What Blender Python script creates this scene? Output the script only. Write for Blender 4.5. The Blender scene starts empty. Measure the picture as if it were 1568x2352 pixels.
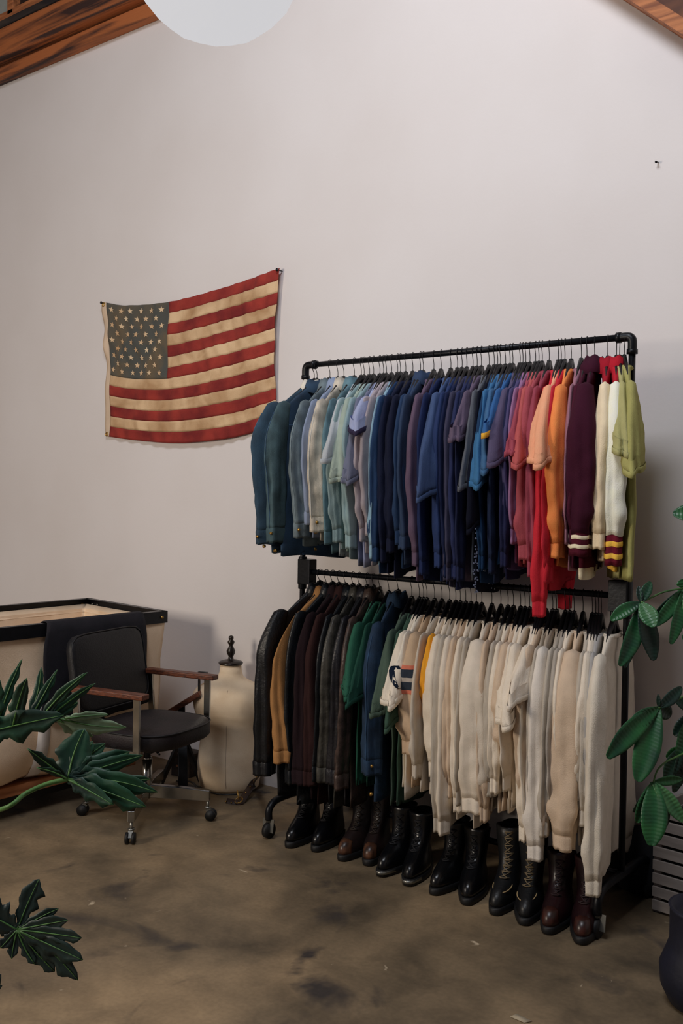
import bpy, bmesh, math, random
from mathutils import Vector, Matrix
from math import sin, cos, pi, radians, exp, sqrt, atan2
random.seed(7)
S = bpy.context.scene
COL = S.collection

# ------------------------------------------------------------ camera
F, CX, CY = 2287.0, 784.0, 1176.0
YAW, PITCH, ROLL, CH, CD = radians(38.1), radians(.95), .016, 1.6, 4.05
fw = Vector((-sin(YAW)*cos(PITCH), cos(YAW)*cos(PITCH), -sin(PITCH)))
r0 = Vector((cos(YAW), sin(YAW), 0)); u0 = r0.cross(fw)
rt = r0*cos(ROLL)+u0*sin(ROLL); up = -r0*sin(ROLL)+u0*cos(ROLL)
CO = Vector((0, -CD, CH))
cam = bpy.data.objects.new('camera', bpy.data.cameras.new('camera')); COL.objects.link(cam)
M = Matrix((rt, up, -fw)).transposed().to_4x4(); M.translation = CO
cam.matrix_world = M
cam.data.sensor_fit = 'VERTICAL'; cam.data.sensor_height = 36; cam.data.lens = 36*F/2352
cam.data.clip_start = .05; cam.data.clip_end = 60
S.camera = cam

def proj(p):
    d = Vector(p)-CO; z = d.dot(fw)
    return CX+F*d.dot(rt)/z, CY-F*d.dot(up)/z
def ray(px, py): return fw+rt*((px-CX)/F)-up*((py-CY)/F)
def on(px, py, ax, val):                 # where the sight line meets a real plane of the room
    d = ray(px, py); return CO+d*((val-CO[ax])/d[ax])
def deep(px, py, z): return CO+ray(px, py)*z

# ------------------------------------------------------------ light
W = bpy.data.worlds.new('world'); S.world = W; W.use_nodes = True
bg = W.node_tree.nodes['Background']; bg.inputs[0].default_value = (.62, .70, 1.0, 1); bg.inputs[1].default_value = .10
def area(name, loc, target, size, sizey, power, col):
    l = bpy.data.lights.new(name, 'AREA'); l.shape = 'RECTANGLE'; l.size = size; l.size_y = sizey
    l.energy = power; l.color = col
    o = bpy.data.objects.new(name, l); COL.objects.link(o); o.location = loc
    o.rotation_euler = (Vector(target)-Vector(loc)).to_track_quat('-Z', 'Y').to_euler()
    return o
area('skylight_lamp', (-1.75, -3.0, 5.35), (-2.3, 0, 2.2), 1.7, 1.2, 158, (.90, .93, 1))
area('window_light', (-4.3, -5.6, 2.3), (-3.3, 0, 1.0), 1.0, 1.2, 108, (1, .87, .72))
S.view_settings.view_transform = 'Standard'; S.view_settings.look = 'None'
S.view_settings.gamma = 1; S.view_settings.use_curve_mapping = False
S.view_settings.exposure = 0.0

# ------------------------------------------------------------ materials
def lin(c):
    c = c/255
    return c/12.92 if c <= .04045 else ((c+.055)/1.055)**2.4
def rgb(c, k=1): return tuple(min(.93, lin(v)*k) for v in c)+(1,)
def soft(c, d):
    g = sum(c)/3; return tuple(v*(1-d)+g*d for v in c)
MATS = {}
def mat(key, c, rough=.8, metal=0, k=1.0, c2=None, nscale=8, bump=0, bscale=200, ndist=0, stretch=None, emit=0, spec=.5, sheen=0, ramp=(.35, .65), trans=0):
    if key in MATS: return MATS[key]
    m = bpy.data.materials.new(key); m.use_nodes = True; nt = m.node_tree; b = nt.nodes['Principled BSDF']
    b.inputs['Roughness'].default_value = rough; b.inputs['Metallic'].default_value = metal
    b.inputs['Specular IOR Level'].default_value = spec
    if sheen: b.inputs['Sheen Weight'].default_value = sheen
    tc = nt.nodes.new('ShaderNodeTexCoord'); mp = nt.nodes.new('ShaderNodeMapping'); nt.links.new(tc.outputs['Object'], mp.inputs[0])
    if stretch: mp.inputs['Scale'].default_value = stretch
    n = nt.nodes.new('ShaderNodeTexNoise'); nt.links.new(mp.outputs[0], n.inputs['Vector'])
    n.inputs['Scale'].default_value = nscale; n.inputs['Detail'].default_value = 6; n.inputs['Distortion'].default_value = ndist
    cr = nt.nodes.new('ShaderNodeValToRGB'); nt.links.new(n.outputs['Fac'], cr.inputs[0])
    cr.color_ramp.elements[0].position, cr.color_ramp.elements[1].position = ramp
    cr.color_ramp.elements[0].color = rgb(c2, k) if c2 else tuple(v*.86 for v in rgb(c, k)[:3])+(1,)
    cr.color_ramp.elements[1].color = rgb(c, k)
    nt.links.new(cr.outputs[0], b.inputs['Base Color'])
    if bump:
        n2 = nt.nodes.new('ShaderNodeTexNoise'); nt.links.new(mp.outputs[0], n2.inputs['Vector']); n2.inputs['Scale'].default_value = bscale
        n2.inputs['Detail'].default_value = 3
        bp = nt.nodes.new('ShaderNodeBump'); bp.inputs['Strength'].default_value = bump; bp.inputs['Distance'].default_value = .004
        nt.links.new(n2.outputs['Fac'], bp.inputs['Height']); nt.links.new(bp.outputs[0], b.inputs['Normal'])
    if emit:
        b.inputs['Emission Color'].default_value = rgb(c); b.inputs['Emission Strength'].default_value = emit
    MATS[key] = m; return m
KF = 1.42                                 # cloth albedo against its look in this dim room
def cloth(c, kind='knit'):
    key = 'fabric_%s_%d_%d_%d' % ((kind,)+tuple(c)); c = soft(c, .08 if kind != 'denim' else .04)
    if kind == 'knit' and c[2] > c[0] and c[2] < 112: c = tuple(v*.95 for v in soft(c, .04))
    if sum(c) < 150: c = tuple(v*.88 for v in c)
    if kind == 'denim':
        return mat(key, c, .85, k=KF, c2=tuple(int(v*.72) for v in c), nscale=14, bump=.5, bscale=420, ramp=(.3, .7))
    if kind == 'leather':
        return mat(key, c, .42, k=1.5, c2=tuple(int(v*.6) for v in c), nscale=22, bump=.5, bscale=90)
    return mat(key, c, .95, k=KF, c2=tuple(int(v*.965) for v in c), nscale=30, bump=.45, bscale=380, spec=.2)
black_metal = mat('black_iron', (18, 21, 28), .4, .4, c2=(11, 14, 20), nscale=30, bump=.15, bscale=80)
black_plastic = mat('black_plastic', (12, 13, 18), .4)
wire = mat('dark_wire', (40, 40, 44), .35, .8)
chrome = mat('chrome', (190, 190, 185), .18, 1, c2=(150, 150, 148))
steel = mat('brushed_steel', (150, 150, 145), .35, .9)
brass = mat('brass', (190, 150, 80), .35, .9)
white_paint = mat('white_wall_paint', (232, 227, 226), .9, c2=(227, 221, 219), nscale=1.2, bump=.12, bscale=60)
paper = mat('paper_lantern', (214, 213, 216), 1, emit=.92, k=.06, spec=0)
armwood = mat('armrest_wood', (122, 66, 42), .45, c2=(66, 34, 26), nscale=14, stretch=(1, 12, 12), ndist=.6)
vinyl = mat('black_vinyl', (10, 13, 20), .55, bump=.3, bscale=160)
seatvinyl = mat('worn_seat_vinyl', (30, 20, 25), .6, c2=(14, 12, 17), nscale=9, bump=.4, bscale=120)
canvas = mat('tan_canvas', (212, 190, 164), .95, c2=(198, 174, 146), nscale=6, bump=.5, bscale=300, k=1.4)
linen = mat('linen', (214, 194, 168), .95, c2=(202, 180, 152), nscale=10, bump=.4, bscale=320, k=1.4)
rubber = mat('rubber', (10, 10, 13), .6)

# ------------------------------------------------------------ mesh helpers
class MB:
    def __init__(s): s.v = []; s.f = []; s.m = []; s.sm = []
    def add(s, vs, fs, mi=0, smooth=True):
        b = len(s.v); s.v += [tuple(v) for v in vs]
        for f in fs: s.f.append(tuple(i+b for i in f)); s.m.append(mi); s.sm.append(smooth)
    def box(s, c, d, rot=None, mi=0, taper=1):
        R = rot if rot else Matrix.Identity(3)
        vs = []
        for z in (-1, 1):
            k = taper if z > 0 else 1
            for x, y in ((-1, -1), (1, -1), (1, 1), (-1, 1)):
                vs.append(Vector(c)+R@Vector((x*d[0]/2*k, y*d[1]/2*k, z*d[2]/2)))
        s.add(vs, [(3, 2, 1, 0), (4, 5, 6, 7), (0, 1, 5, 4), (1, 2, 6, 5), (2, 3, 7, 6), (3, 0, 4, 7)], mi, False); return s
    def beam(s, a, b, w, h, upv=(0, 0, 1), mi=0):
        a = Vector(a); b = Vector(b); d = (b-a).normalized(); sd = d.cross(Vector(upv)).normalized(); u = sd.cross(d)
        R = Matrix((d, sd, u)).transposed(); return s.box((a+b)/2, ((b-a).length, w, h), R, mi)
    def loft(s, rings, close=True, cap0=False, cap1=False, mi=0, smooth=True):
        n = len(rings[0]); vs = [p for r in rings for p in r]; fs = []
        for i in range(len(rings)-1):
            for j in range(n if close else n-1):
                k = (j+1) % n
                fs.append((i*n+j, i*n+k, (i+1)*n+k, (i+1)*n+j))
        if cap0: fs.append(tuple(reversed(range(n))))
        if cap1: fs.append(tuple(range((len(rings)-1)*n, len(rings)*n)))
        s.add(vs, fs, mi, smooth); return s
    def tube(s, pts, r, n=8, caps=True, mi=0):
        pts = [Vector(p) for p in pts]; rr = r if isinstance(r, (list, tuple)) else [r]*len(pts)
        rings = []; ref = None
        for i, p in enumerate(pts):
            t = (pts[min(i+1, len(pts)-1)]-pts[max(i-1, 0)]).normalized()
            if ref is None:
                ref = t.cross(Vector((0, 0, 1)))
                if ref.length < .1: ref = t.cross(Vector((0, 1, 0)))
            a = (ref-t*ref.dot(t)).normalized(); ref = a; b = t.cross(a)
            rings.append([p+(a*cos(2*pi*k/n)+b*sin(2*pi*k/n))*rr[i] for k in range(n)])
        s.loft(rings, True, caps, caps, mi); return s
    def lathe(s, prof, c=(0, 0, 0), n=24, sx=1, sy=1, mi=0, smooth=True):
        rings = [[(c[0]+r*sx*cos(2*pi*k/n), c[1]+r*sy*sin(2*pi*k/n), c[2]+z) for k in range(n)] for r, z in prof]
        s.loft(rings, True, True, True, mi, smooth); return s
    def build(s, name, m, parent=None, bevel=0, solid=0, fix=True):
        me = bpy.data.meshes.new(name); me.from_pydata(s.v, [], s.f)
        for x in (m if isinstance(m, list) else [m]): me.materials.append(x)
        me.polygons.foreach_set('use_smooth', s.sm); me.polygons.foreach_set('material_index', s.m)
        if fix:
            b = bmesh.new(); b.from_mesh(me); bmesh.ops.recalc_face_normals(b, faces=b.faces); b.to_mesh(me); b.free()
        me.update()
        o = bpy.data.objects.new(name, me); COL.objects.link(o)
        if parent: o.parent = parent
        if bevel:
            q = o.modifiers.new('bevel', 'BEVEL'); q.width = bevel; q.segments = 3; q.limit_method = 'ANGLE'
        if solid:
            q = o.modifiers.new('solid', 'SOLIDIFY'); q.thickness = solid; q.offset = 0
        return o
def tag(o, label, cat, group=None, kind=None):
    o['label'] = label; o['category'] = cat
    if group: o['group'] = group
    if kind: o['kind'] = kind
    return o
def thing(name, loc, label, cat, group=None, rz=0):
    o = bpy.data.objects.new(name, None); COL.objects.link(o); o.location = loc; o.rotation_euler = (0, 0, rz)
    o.empty_display_size = .05
    return tag(o, label, cat, group)
def struct(o, label=None):
    o['kind'] = 'structure'
    if label: o['label'] = label
    return o
def smooth_path(pts, n=8):
    pts = [Vector(p) for p in pts]; out = []
    for i in range(len(pts)-1):
        p0 = pts[max(i-1, 0)]; p1 = pts[i]; p2 = pts[i+1]; p3 = pts[min(i+2, len(pts)-1)]
        for k in range(n):
            t = k/n
            out.append(.5*((2*p1)+(p2-p0)*t+(2*p0-5*p1+4*p2-p3)*t*t+(3*p1-p0-3*p2+p3)*t**3))
    return out+[pts[-1]]
def lerp(tab, x):
    if x <= tab[0][0]: return tab[0][1]
    for (a, va), (b, vb) in zip(tab, tab[1:]):
        if x <= b:
            t = (x-a)/(b-a); t = t*t*(3-2*t); return va+(vb-va)*t
    return tab[-1][1]

# ------------------------------------------------------------ room
fm = bpy.data.materials.new('stained_concrete'); fm.use_nodes = True; nt = fm.node_tree; b = nt.nodes['Principled BSDF']
tc = nt.nodes.new('ShaderNodeTexCoord')
def noise(scale, det, dist, vec=None):
    n = nt.nodes.new('ShaderNodeTexNoise'); n.inputs['Scale'].default_value = scale; n.inputs['Detail'].default_value = det
    n.inputs['Distortion'].default_value = dist; nt.links.new(vec or tc.outputs['Object'], n.inputs['Vector']); return n
def ramp(src, els):
    r = nt.nodes.new('ShaderNodeValToRGB'); nt.links.new(src, r.inputs[0]); e = r.color_ramp.elements
    e[0].position, e[0].color = els[0]; e[1].position, e[1].color = els[-1]
    for p, c in els[1:-1]:
        q = e.new(p); q.color = c
    return r
def mix(fac, a, b_, mode='MIX'):
    m = nt.nodes.new('ShaderNodeMix'); m.data_type = 'RGBA'; m.blend_type = mode
    if isinstance(fac, float): m.inputs[0].default_value = fac
    else: nt.links.new(fac, m.inputs[0])
    nt.links.new(a, m.inputs[6])
    if hasattr(b_, 'links') or hasattr(b_, 'node'): nt.links.new(b_, m.inputs[7])
    else: m.inputs[7].default_value = b_
    return m.outputs[2]
KFL = 1.02
n1 = noise(1.1, 7, .5); n2 = noise(5, 8, .3); n3 = noise(60, 4, 0); n4 = noise(2.1, 4, 1.2)
base = ramp(n1.outputs['Fac'], [(.36, rgb((70, 62, 50), KFL)), (.5, rgb((112, 97, 76), KFL)), (.66, rgb((162, 138, 106), KFL))])
stain = ramp(n2.outputs['Fac'], [(.3, rgb((62, 56, 48), KFL)), (.62, rgb((160, 139, 110), KFL))])
c_ = mix(.35, base.outputs[0], stain.outputs[0])
dk = ramp(n4.outputs['Fac'], [(.30, (1, 1, 1, 1)), (.42, (0, 0, 0, 1))])
c_ = mix(dk.outputs[0], c_, rgb((62, 57, 54), KFL))
gr = ramp(n3.outputs['Fac'], [(.35, (.8, .8, .8, 1)), (.65, (1.1, 1.1, 1.1, 1))])
c_ = mix(.5, c_, gr.outputs[0], 'MULTIPLY')
sc = noise(9, 5, .8); scr = ramp(sc.outputs['Fac'], [(.72, (0, 0, 0, 1)), (.78, (1, 1, 1, 1))])
c_ = mix(scr.outputs[0], c_, rgb((190, 175, 150), 1.2))
nt.links.new(c_, b.inputs['Base Color']); b.inputs['Roughness'].default_value = .55; b.inputs['Specular IOR Level'].default_value = .35
bp = nt.nodes.new('ShaderNodeBump'); bp.inputs['Strength'].default_value = .15; bp.inputs['Distance'].default_value = .01
nt.links.new(n2.outputs['Fac'], bp.inputs['Height']); nt.links.new(bp.outputs[0], b.inputs['Normal'])
struct(MB().box((-2.5, -4, -.05), (11, 9, .1)).build('floor', fm), 'brown-grey stained concrete floor')
struct(MB().box((-2.5, .1, 2.75), (11, .2, 5.5)).build('wall_back', white_paint), 'tall white painted wall')
struct(MB().box((-8.1, -4, 2.75), (.2, 9, 5.5)).build('wall_left', white_paint))
struct(MB().box((3.1, -4, 2.75), (.2, 9, 5.5)).build('wall_right', white_paint))
oldwood = mat('old_timber', (156, 90, 48), .75, c2=(50, 30, 26), nscale=3.4, stretch=(.35, 5, 5), ndist=.6, bump=.6, bscale=14, k=1.3, ramp=(.38, .58))
orangewood = mat('orange_timber', (178, 112, 68), .7, c2=(120, 68, 40), nscale=5, stretch=(.6, 6, 6), ndist=.8, bump=.3, bscale=20, k=1.25)
plank = mat('ceiling_planks', (96, 60, 38), .8, c2=(40, 26, 22), nscale=3, stretch=(7, .6, 7), ndist=.8, bump=.4, bscale=20)
# plank roof above the beams
struct(MB().box((-2.5, -4, 5.55), (11, 9, .1)).build('ceiling', plank))
# horizontal timbers along the wall, high up on the left
p = on(200, 116, 1, -.0); ZB = p.z
struct(MB().box((-4.9, -.035, ZB+.045), (6.2, .07, .09)).build('trim_1', oldwood, bevel=.012), 'dark lower timber trim along the wall')
struct(MB().box((-4.9, -.07, ZB+.205), (6.2, .14, .20)).build('trim_2', oldwood, bevel=.02), 'rough heavy timber beam along the wall')
struct(MB().box((-4.9, -.06, ZB+.345), (6.2, .12, .05)).build('trim_3', mat('grey_timber', (84, 70, 60), .8, c2=(30, 24, 26), nscale=3, stretch=(.6, 4, 4), ndist=1), bevel=.01), 'grey plank ledge on the timber beam')
# small clerestory window above the beams
wx = on(40, 10, 1, -.05).x
wf = MB()
z0, z1 = ZB+.40, ZB+.82
for dx in (-.42, -.02, .34): wf.box((wx+dx, -.05, (z0+z1)/2), (.07, .09, z1-z0))
for z in (z0, z1): wf.box((wx-.04, -.05, z), (.83, .09, .07))
wo = struct(wf.build('window_1', orangewood, bevel=.006), 'small timber framed clerestory window')
MB().box((wx-.22, -.035, (z0+z1)/2), (.34, .008, z1-z0)).build('pane', mat('milky_pane', (165, 172, 168), .3), wo)
MB().box((wx+.16, -.035, (z0+z1)/2), (.30, .008, z1-z0)).build('pane', mat('dark_pane', (40, 36, 36), .3), wo)
# diagonal rafter in the upper right
a = on(1445, 0, 1, -.12); c = on(1568, 80, 1, -.12); d = (c-a).normalized(); nrm = Vector((-d.z, 0, d.x)); nrm = nrm if nrm.z > 0 else -nrm
ra = a-d*1.3; rc = a+d*3.0
def slab(a, b, nr, n0, n1, y0, y1, name, m):
    vs = []
    for y in (y0, y1):
        for q, n in ((a, n0), (b, n0), (b, n1), (a, n1)):
            w = q+nr*n; vs.append((w.x, y, w.z))
    k = MB(); k.add(vs, [(0, 1, 2, 3), (7, 6, 5, 4), (0, 4, 5, 1), (1, 5, 6, 2), (2, 6, 7, 3), (3, 7, 4, 0)], 0, False)
    return k.build(name, m)
struct(slab(ra, rc, nrm, 0, .05, -.12, 0, 'trim_4', orangewood), 'bright edge board of the diagonal rafter')
struct(slab(ra, rc, nrm, .05, .40, -.10, 0, 'trim_5', mat('brown_timber', (140, 86, 52), .75, c2=(84, 52, 38), nscale=6, stretch=(1, 8, 1), ndist=.4, bump=.3, bscale=30, k=1.2), ), 'brown diagonal rafter against the wall')
# nail in the wall
p = on(1511, 373, 1, 0)
k = MB().tube([(p.x, 0, p.z), (p.x, -.03, p.z-.004)], .003); k.tube([(p.x, -.02, p.z-.004), (p.x, -.024, p.z-.005)], .005)
tag(k.build('nail', wire), 'small dark nail sticking out of the bare upper right wall', 'nail')

# ------------------------------------------------------------ paper lantern
LZ = 3.0; lc = deep(497, -116, LZ); LR = 206*LZ/F
L = thing('paper_lantern', lc, 'white round paper lantern lamp hanging at the top of the picture', 'lamp')
k = MB(); rings = []
NS = 16
for i in range(1, 12):
    ph = pi*i/12
    if i in (1, 11): ph = pi*(.07 if i == 1 else .93)
    rings.append([(LR*sin(ph)*cos(2*pi*j/NS)*(1+.02*sin(3*j+i)), LR*sin(ph)*sin(2*pi*j/NS)*(1+.02*sin(3*j+i)), -LR*cos(ph)*.98) for j in range(NS)])
k.loft(rings, True, True, True, smooth=False)
k.build('shade', paper, L)
rr = [(LR*.22*cos(2*pi*j/24), LR*.22*sin(2*pi*j/24), -LR*.945) for j in range(25)]
MB().tube(rr, .0012, 6, False).build('wire_ring', mat('ring_wire', (214, 200, 180), .5, emit=.45), L)
MB().tube([(0, 0, LR*.9), (0, 0, 5.5-lc.z)], .004).build('cord', black_plastic, L)

# ------------------------------------------------------------ flag
FL = thing('flag', on(445, 830, 1, 0), 'worn faded red and cream striped flag with blue starry corner pinned to wall', 'flag')
fo = FL.location.copy()
TOP = [(0, (243, 695)), (.12, (292, 703)), (.355, (389, 695)), (.62, (500, 667)), (.82, (583, 642)), (1, (651, 618))]
BOT = [(0, (246, 1002)), (.2, (320, 1012)), (.42, (410, 1018)), (.6, (490, 1013)), (.8, (560, 1001)), (1, (640, 974))]
def wallpt(q): w = on(q[0], q[1], 1, 0); return (w.x-fo.x, w.z-fo.z)
def curve(tab, u):
    pts = [(a, Vector(wallpt(q))) for a, q in tab]
    for i in range(len(pts)-1):
        if u <= pts[i+1][0]+1e-9:
            a, b = pts[i], pts[i+1]; t = (u-a[0])/(b[0]-a[0])
            p0 = pts[max(i-1, 0)]; p3 = pts[min(i+2, len(pts)-1)]
            m1 = (b[1]-p0[1])/(b[0]-p0[0])*(b[0]-a[0]); m2 = (p3[1]-a[1])/(p3[0]-a[0])*(b[0]-a[0])
            return a[1]*(2*t**3-3*t*t+1)+m1*(t**3-2*t*t+t)+b[1]*(-2*t**3+3*t*t)+m2*(t**3-t*t)
NU = 110; NVS = 5
cT = [curve(TOP, i/NU) for i in range(NU+1)]; cB = [curve(BOT, i/NU) for i in range(NU+1)]
def flagpt(u, v, off=0):
    i = min(NU-1, int(u*NU)); t = u*NU-i
    a = cT[i].lerp(cT[i+1], t); b = cB[i].lerp(cB[i+1], t)
    q = a.lerp(b, v)
    q = q+Vector((-.02*sin(pi*v)*u*u+.025*sin(pi*v)*(1-u)**3, -.008*sin(2*pi*u)*sin(pi*v)))
    wr = .007*sin(44*u+20*v*(1-u)+2*sin(5*v))*(.3+.7*sin(pi*v))*(1.15-u*.7)+.0045*sin(88*u-14*v+2*sin(9*v))*(.4+.6*abs(sin(5*u+4*v)))+.003*sin(22*v+7*u)+.008*sin(6*u+2+3*v)
    return (q.x, -.022-wr-.010*sin(pi*v)-off, q.y)
k = MB(); vs = []
NV = 13*NVS
for j in range(NV+1):
    for i in range(NU+1): vs.append(flagpt(i/NU, j/NV))
fR, fW, fB, fH = [], [], [], []
for j in range(NV):
    for i in range(NU):
        q = (j*(NU+1)+i, j*(NU+1)+i+1, (j+1)*(NU+1)+i+1, (j+1)*(NU+1)+i); u = (i+.5)/NU; st = j//NVS
        (fH if u < .03 else fB if (u < .36 and st < 7) else fR if st % 2 == 0 else fW).append(q)
def sub(fs):
    used = sorted({i for f in fs for i in f}); mp = {o_: n_ for n_, o_ in enumerate(used)}
    return [vs[i] for i in used], [tuple(mp[i] for i in f) for f in fs]
cream = mat('aged_cream_cotton', (224, 192, 152), .95, c2=(172, 132, 92), nscale=5, bump=.4, bscale=300, ramp=(.28, .6), ndist=.5, k=1.05)
reds = mat('aged_red_cotton', (156, 54, 44), .95, c2=(112, 30, 30), nscale=6, bump=.4, bscale=300, k=1.15)
blue = mat('faded_blue_cotton', (78, 80, 76), .95, c2=(112, 94, 68), nscale=5, bump=.4, bscale=300, ramp=(.36, .56), ndist=.5, k=1.1)
blue.node_tree.nodes['Color Ramp'].color_ramp.elements[0].position = .30
starm = mat('star_cream', (226, 204, 170), .95, c2=(190, 150, 108), nscale=7, k=1.1)
ks = MB()
for r in range(9):
    nn = 6 if r % 2 == 0 else 5
    for c in range(nn):
        u = .052+(.0545 if nn == 6 else .0545)*c+(0 if nn == 6 else .027); v = (7/13)*(.085+r*.104)
        pts = []; ang0 = random.uniform(-.15, .15)
        for t in range(10):
            rr_ = .0135 if t % 2 == 0 else .0056
            an = pi/2+ang0+t*pi/5
            pts.append(flagpt(u+rr_*cos(an), v-rr_*1.62*sin(an), .003))
        cc = flagpt(u, v, .0035)
        ks.add(pts+[cc], [(10, t, (t+1) % 10) for t in range(10)], 0, False)
for nm, fs, m in (('stripes_red', fR, reds), ('stripes_cream', fW, cream), ('canton', fB, blue), ('header', fH, mat('header_tape', (214, 190, 164), .9, k=1.1))):
    kk = MB(); a_, b_ = sub(fs); kk.add(a_, b_)
    if nm == 'canton': kk.add(ks.v, ks.f, 1, False); m = [m, starm]
    o = kk.build({'stripes_red': 'red_stripes', 'stripes_cream': 'cream_stripes', 'canton': 'canton', 'header': 'header_tape'}[nm], m, FL, solid=.002)
    o['label'] = {'stripes_red': 'faded red stripes', 'stripes_cream': 'yellowed cream stripes', 'canton': 'grey-blue canton', 'header': 'pale header tape'}[nm]
    if nm == 'canton': canton = o
for nm, u, v in (('grommet', .012, .02), ('grommet', .012, .985)):
    p = flagpt(u, v, .002); ring = [(p[0]+.011*cos(a*pi/8), p[1], p[2]+.011*sin(a*pi/8)) for a in range(17)]
    MB().tube(ring, .004, 6, False).build(nm, brass, FL)
for u, v in ((.006, .008), (.994, .012)):
    p = flagpt(u, v, 0)
    MB().tube([(p[0], -.001, p[2]), (p[0], p[1]-.012, p[2])], .003).tube([(p[0], p[1]-.012, p[2]), (p[0], p[1]-.016, p[2])], .009).build('pin', wire, FL)

# ------------------------------------------------------------ pipe rack
RY = -.40
TL = on(702, 838, 1, RY); TR = on(1452, 775, 1, RY); XL, XR = TL.x, TR.x; ZT = (TL.z+TR.z)/2
ML = on(720, 1313, 1, RY); MR = on(1440, 1371, 1, RY); ZM = (ML.z+MR.z)/2
PR = .0130
R_ = thing('clothes_rack', ((XL+XR)/2, RY, 0), 'black iron pipe double clothes rack on casters against the white wall', 'clothes rack')
hx = (XR-XL)/2
def elbow(k, c, s):      # bend at top corner
    pts = [(c[0]-s*.055, c[1], c[2]), (c[0]-s*.018, c[1], c[2]), (c[0]-s*.006, c[1], c[2]-.006), (c[0], c[1], c[2]-.02), (c[0], c[1], c[2]-.06)]
    k.tube(smooth_path(pts, 5), PR*1.35, 14)
    k.tube([(c[0]-s*.062, c[1], c[2]), (c[0]-s*.045, c[1], c[2])], PR*1.6, 14); k.tube([(c[0], c[1], c[2]-.048), (c[0], c[1], c[2]-.066)], PR*1.6, 14)
MB().tube([(-hx+.02, 0, ZT), (hx-.02, 0, ZT)], PR, 16).build('top_bar', black_metal, R_)
MB().tube([(-hx+.0, 0, ZM), (hx-.0, 0, ZM)], PR*.95, 16).build('middle_bar', black_metal, R_)
for s in (-1, 1):
    k = MB(); elbow(k, (s*hx, 0, ZT), s); k.build('elbow', black_metal, R_)
    MB().tube([(s*hx, 0, ZT-.03), (s*hx, 0, .16)], PR, 16).build('post', black_metal, R_)
    k = MB().box((s*(hx-.028), 0, ZM), (.075, .055, .12)); k.tube([(s*hx, 0, ZM-.085), (s*hx, 0, ZM+.07)], PR*1.6, 14)
    k.tube([(s*(hx-.055), 0, ZM-.04), (s*(hx-.055), 0, ZM-.16)], PR*.9, 12)
    k.build('bracket', black_metal, R_, bevel=.005)
    # foot: bowed tube front to back
    fy, by = -.215, .27
    pts = [(s*hx, fy, .085), (s*hx, fy, .13), (s*hx, fy+.03, .16), (s*hx, fy+.09, .17), (s*hx, 0, .17), (s*hx, by-.09, .17), (s*hx, by-.03, .16), (s*hx, by, .13), (s*hx, by, .085)]
    MB().tube(smooth_path(pts, 4), PR*1.3, 14).build('foot', black_metal, R_)
    for y in (fy, by):
        k = MB(); k.tube([(s*hx-.012, y, .036), (s*hx+.012, y, .036)], .036, 20)
        w = k.build('caster_wheel', rubber, R_)
        k = MB(); k.tube([(s*hx, y, .074), (s*hx, y, .10)], .014, 12)
        for q in (-1, 1): k.beam((s*hx+q*.018, y, .09), (s*hx+q*.018, y-.008, .03), .003, .03, (1, 0, 0))
        k.build('caster_fork', steel, w)
MB().tube([(-hx, .0, .17), (hx, .0, .17)], PR, 12).build('lower_bar', black_metal, R_)

# ------------------------------------------------------------ hangers and garments
ORD = ('first second third fourth fifth sixth seventh eighth ninth tenth eleventh twelfth thirteenth fourteenth fifteenth sixteenth seventeenth eighteenth nineteenth '
       'twentieth').split()
TENS = {2: 'twenty', 3: 'thirty', 4: 'forty', 5: 'fifty'}
def ordw(n):
    if n <= 20: return ORD[n-1]
    t, u = divmod(n, 10)
    return (TENS[t][:-1]+'ieth') if u == 0 else TENS[t]+'-'+ORD[u-1]

def hanger_meshes(drop):
    hook = MB()
    pts = []
    r = PR+.003
    for i in range(12):
        a = radians(-35+i*225/11)
        pts.append((0, r*1.05*cos(a), r*sin(a)))
    pts += [(0, -r*1.0, -.012), (0, -.006, -.03), (0, 0, -.045), (0, 0, -drop+.01)]
    hook.tube(smooth_path(pts, 3), .0016, 6)
    body = MB()
    for s in (-1, 1):
        rings = []
        for t in range(9):
            q = t/8; y = s*(.002+.205*q); z = -drop-.004-.150*(q**1.1)
            hh = .013*(1-q)+.008; tt = .006*(1-q)+.005
            rings.append([(tt*cos(a*pi/4), y+.0*a, z+hh*sin(a*pi/4)) for a in range(8)])
        body.loft(rings, True, True, True)
    body.box((0, 0, -drop-.006), (.014, .026, .034))
    bar = MB().tube([(0, -.18, -drop-.140), (0, .18, -drop-.140)], .004, 8)
    body.v += []
    return hook, body, bar
HM = {}
def make_hanger(loc, rz, drop, label, group):
    key = round(drop, 3)
    if key not in HM:
        h, b_, c_ = hanger_meshes(drop)
        t = thing('clothes_hanger', loc, label, 'hanger', group, rz)
        oh = h.build('hook', wire, t); ob = b_.build('shoulder_bar', black_plastic, t, bevel=.0015); oc = c_.build('trouser_bar', black_plastic, t)
        HM[key] = (t, [oh, ob, oc]); return t
    t0, ch = HM[key]
    t = t0.copy(); COL.objects.link(t); t.location = loc; t.rotation_euler = (0, 0, rz)
    tag(t, label, 'hanger', group)
    for c in ch:
        q = c.copy(); COL.objects.link(q); q.parent = t
    return t

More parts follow.
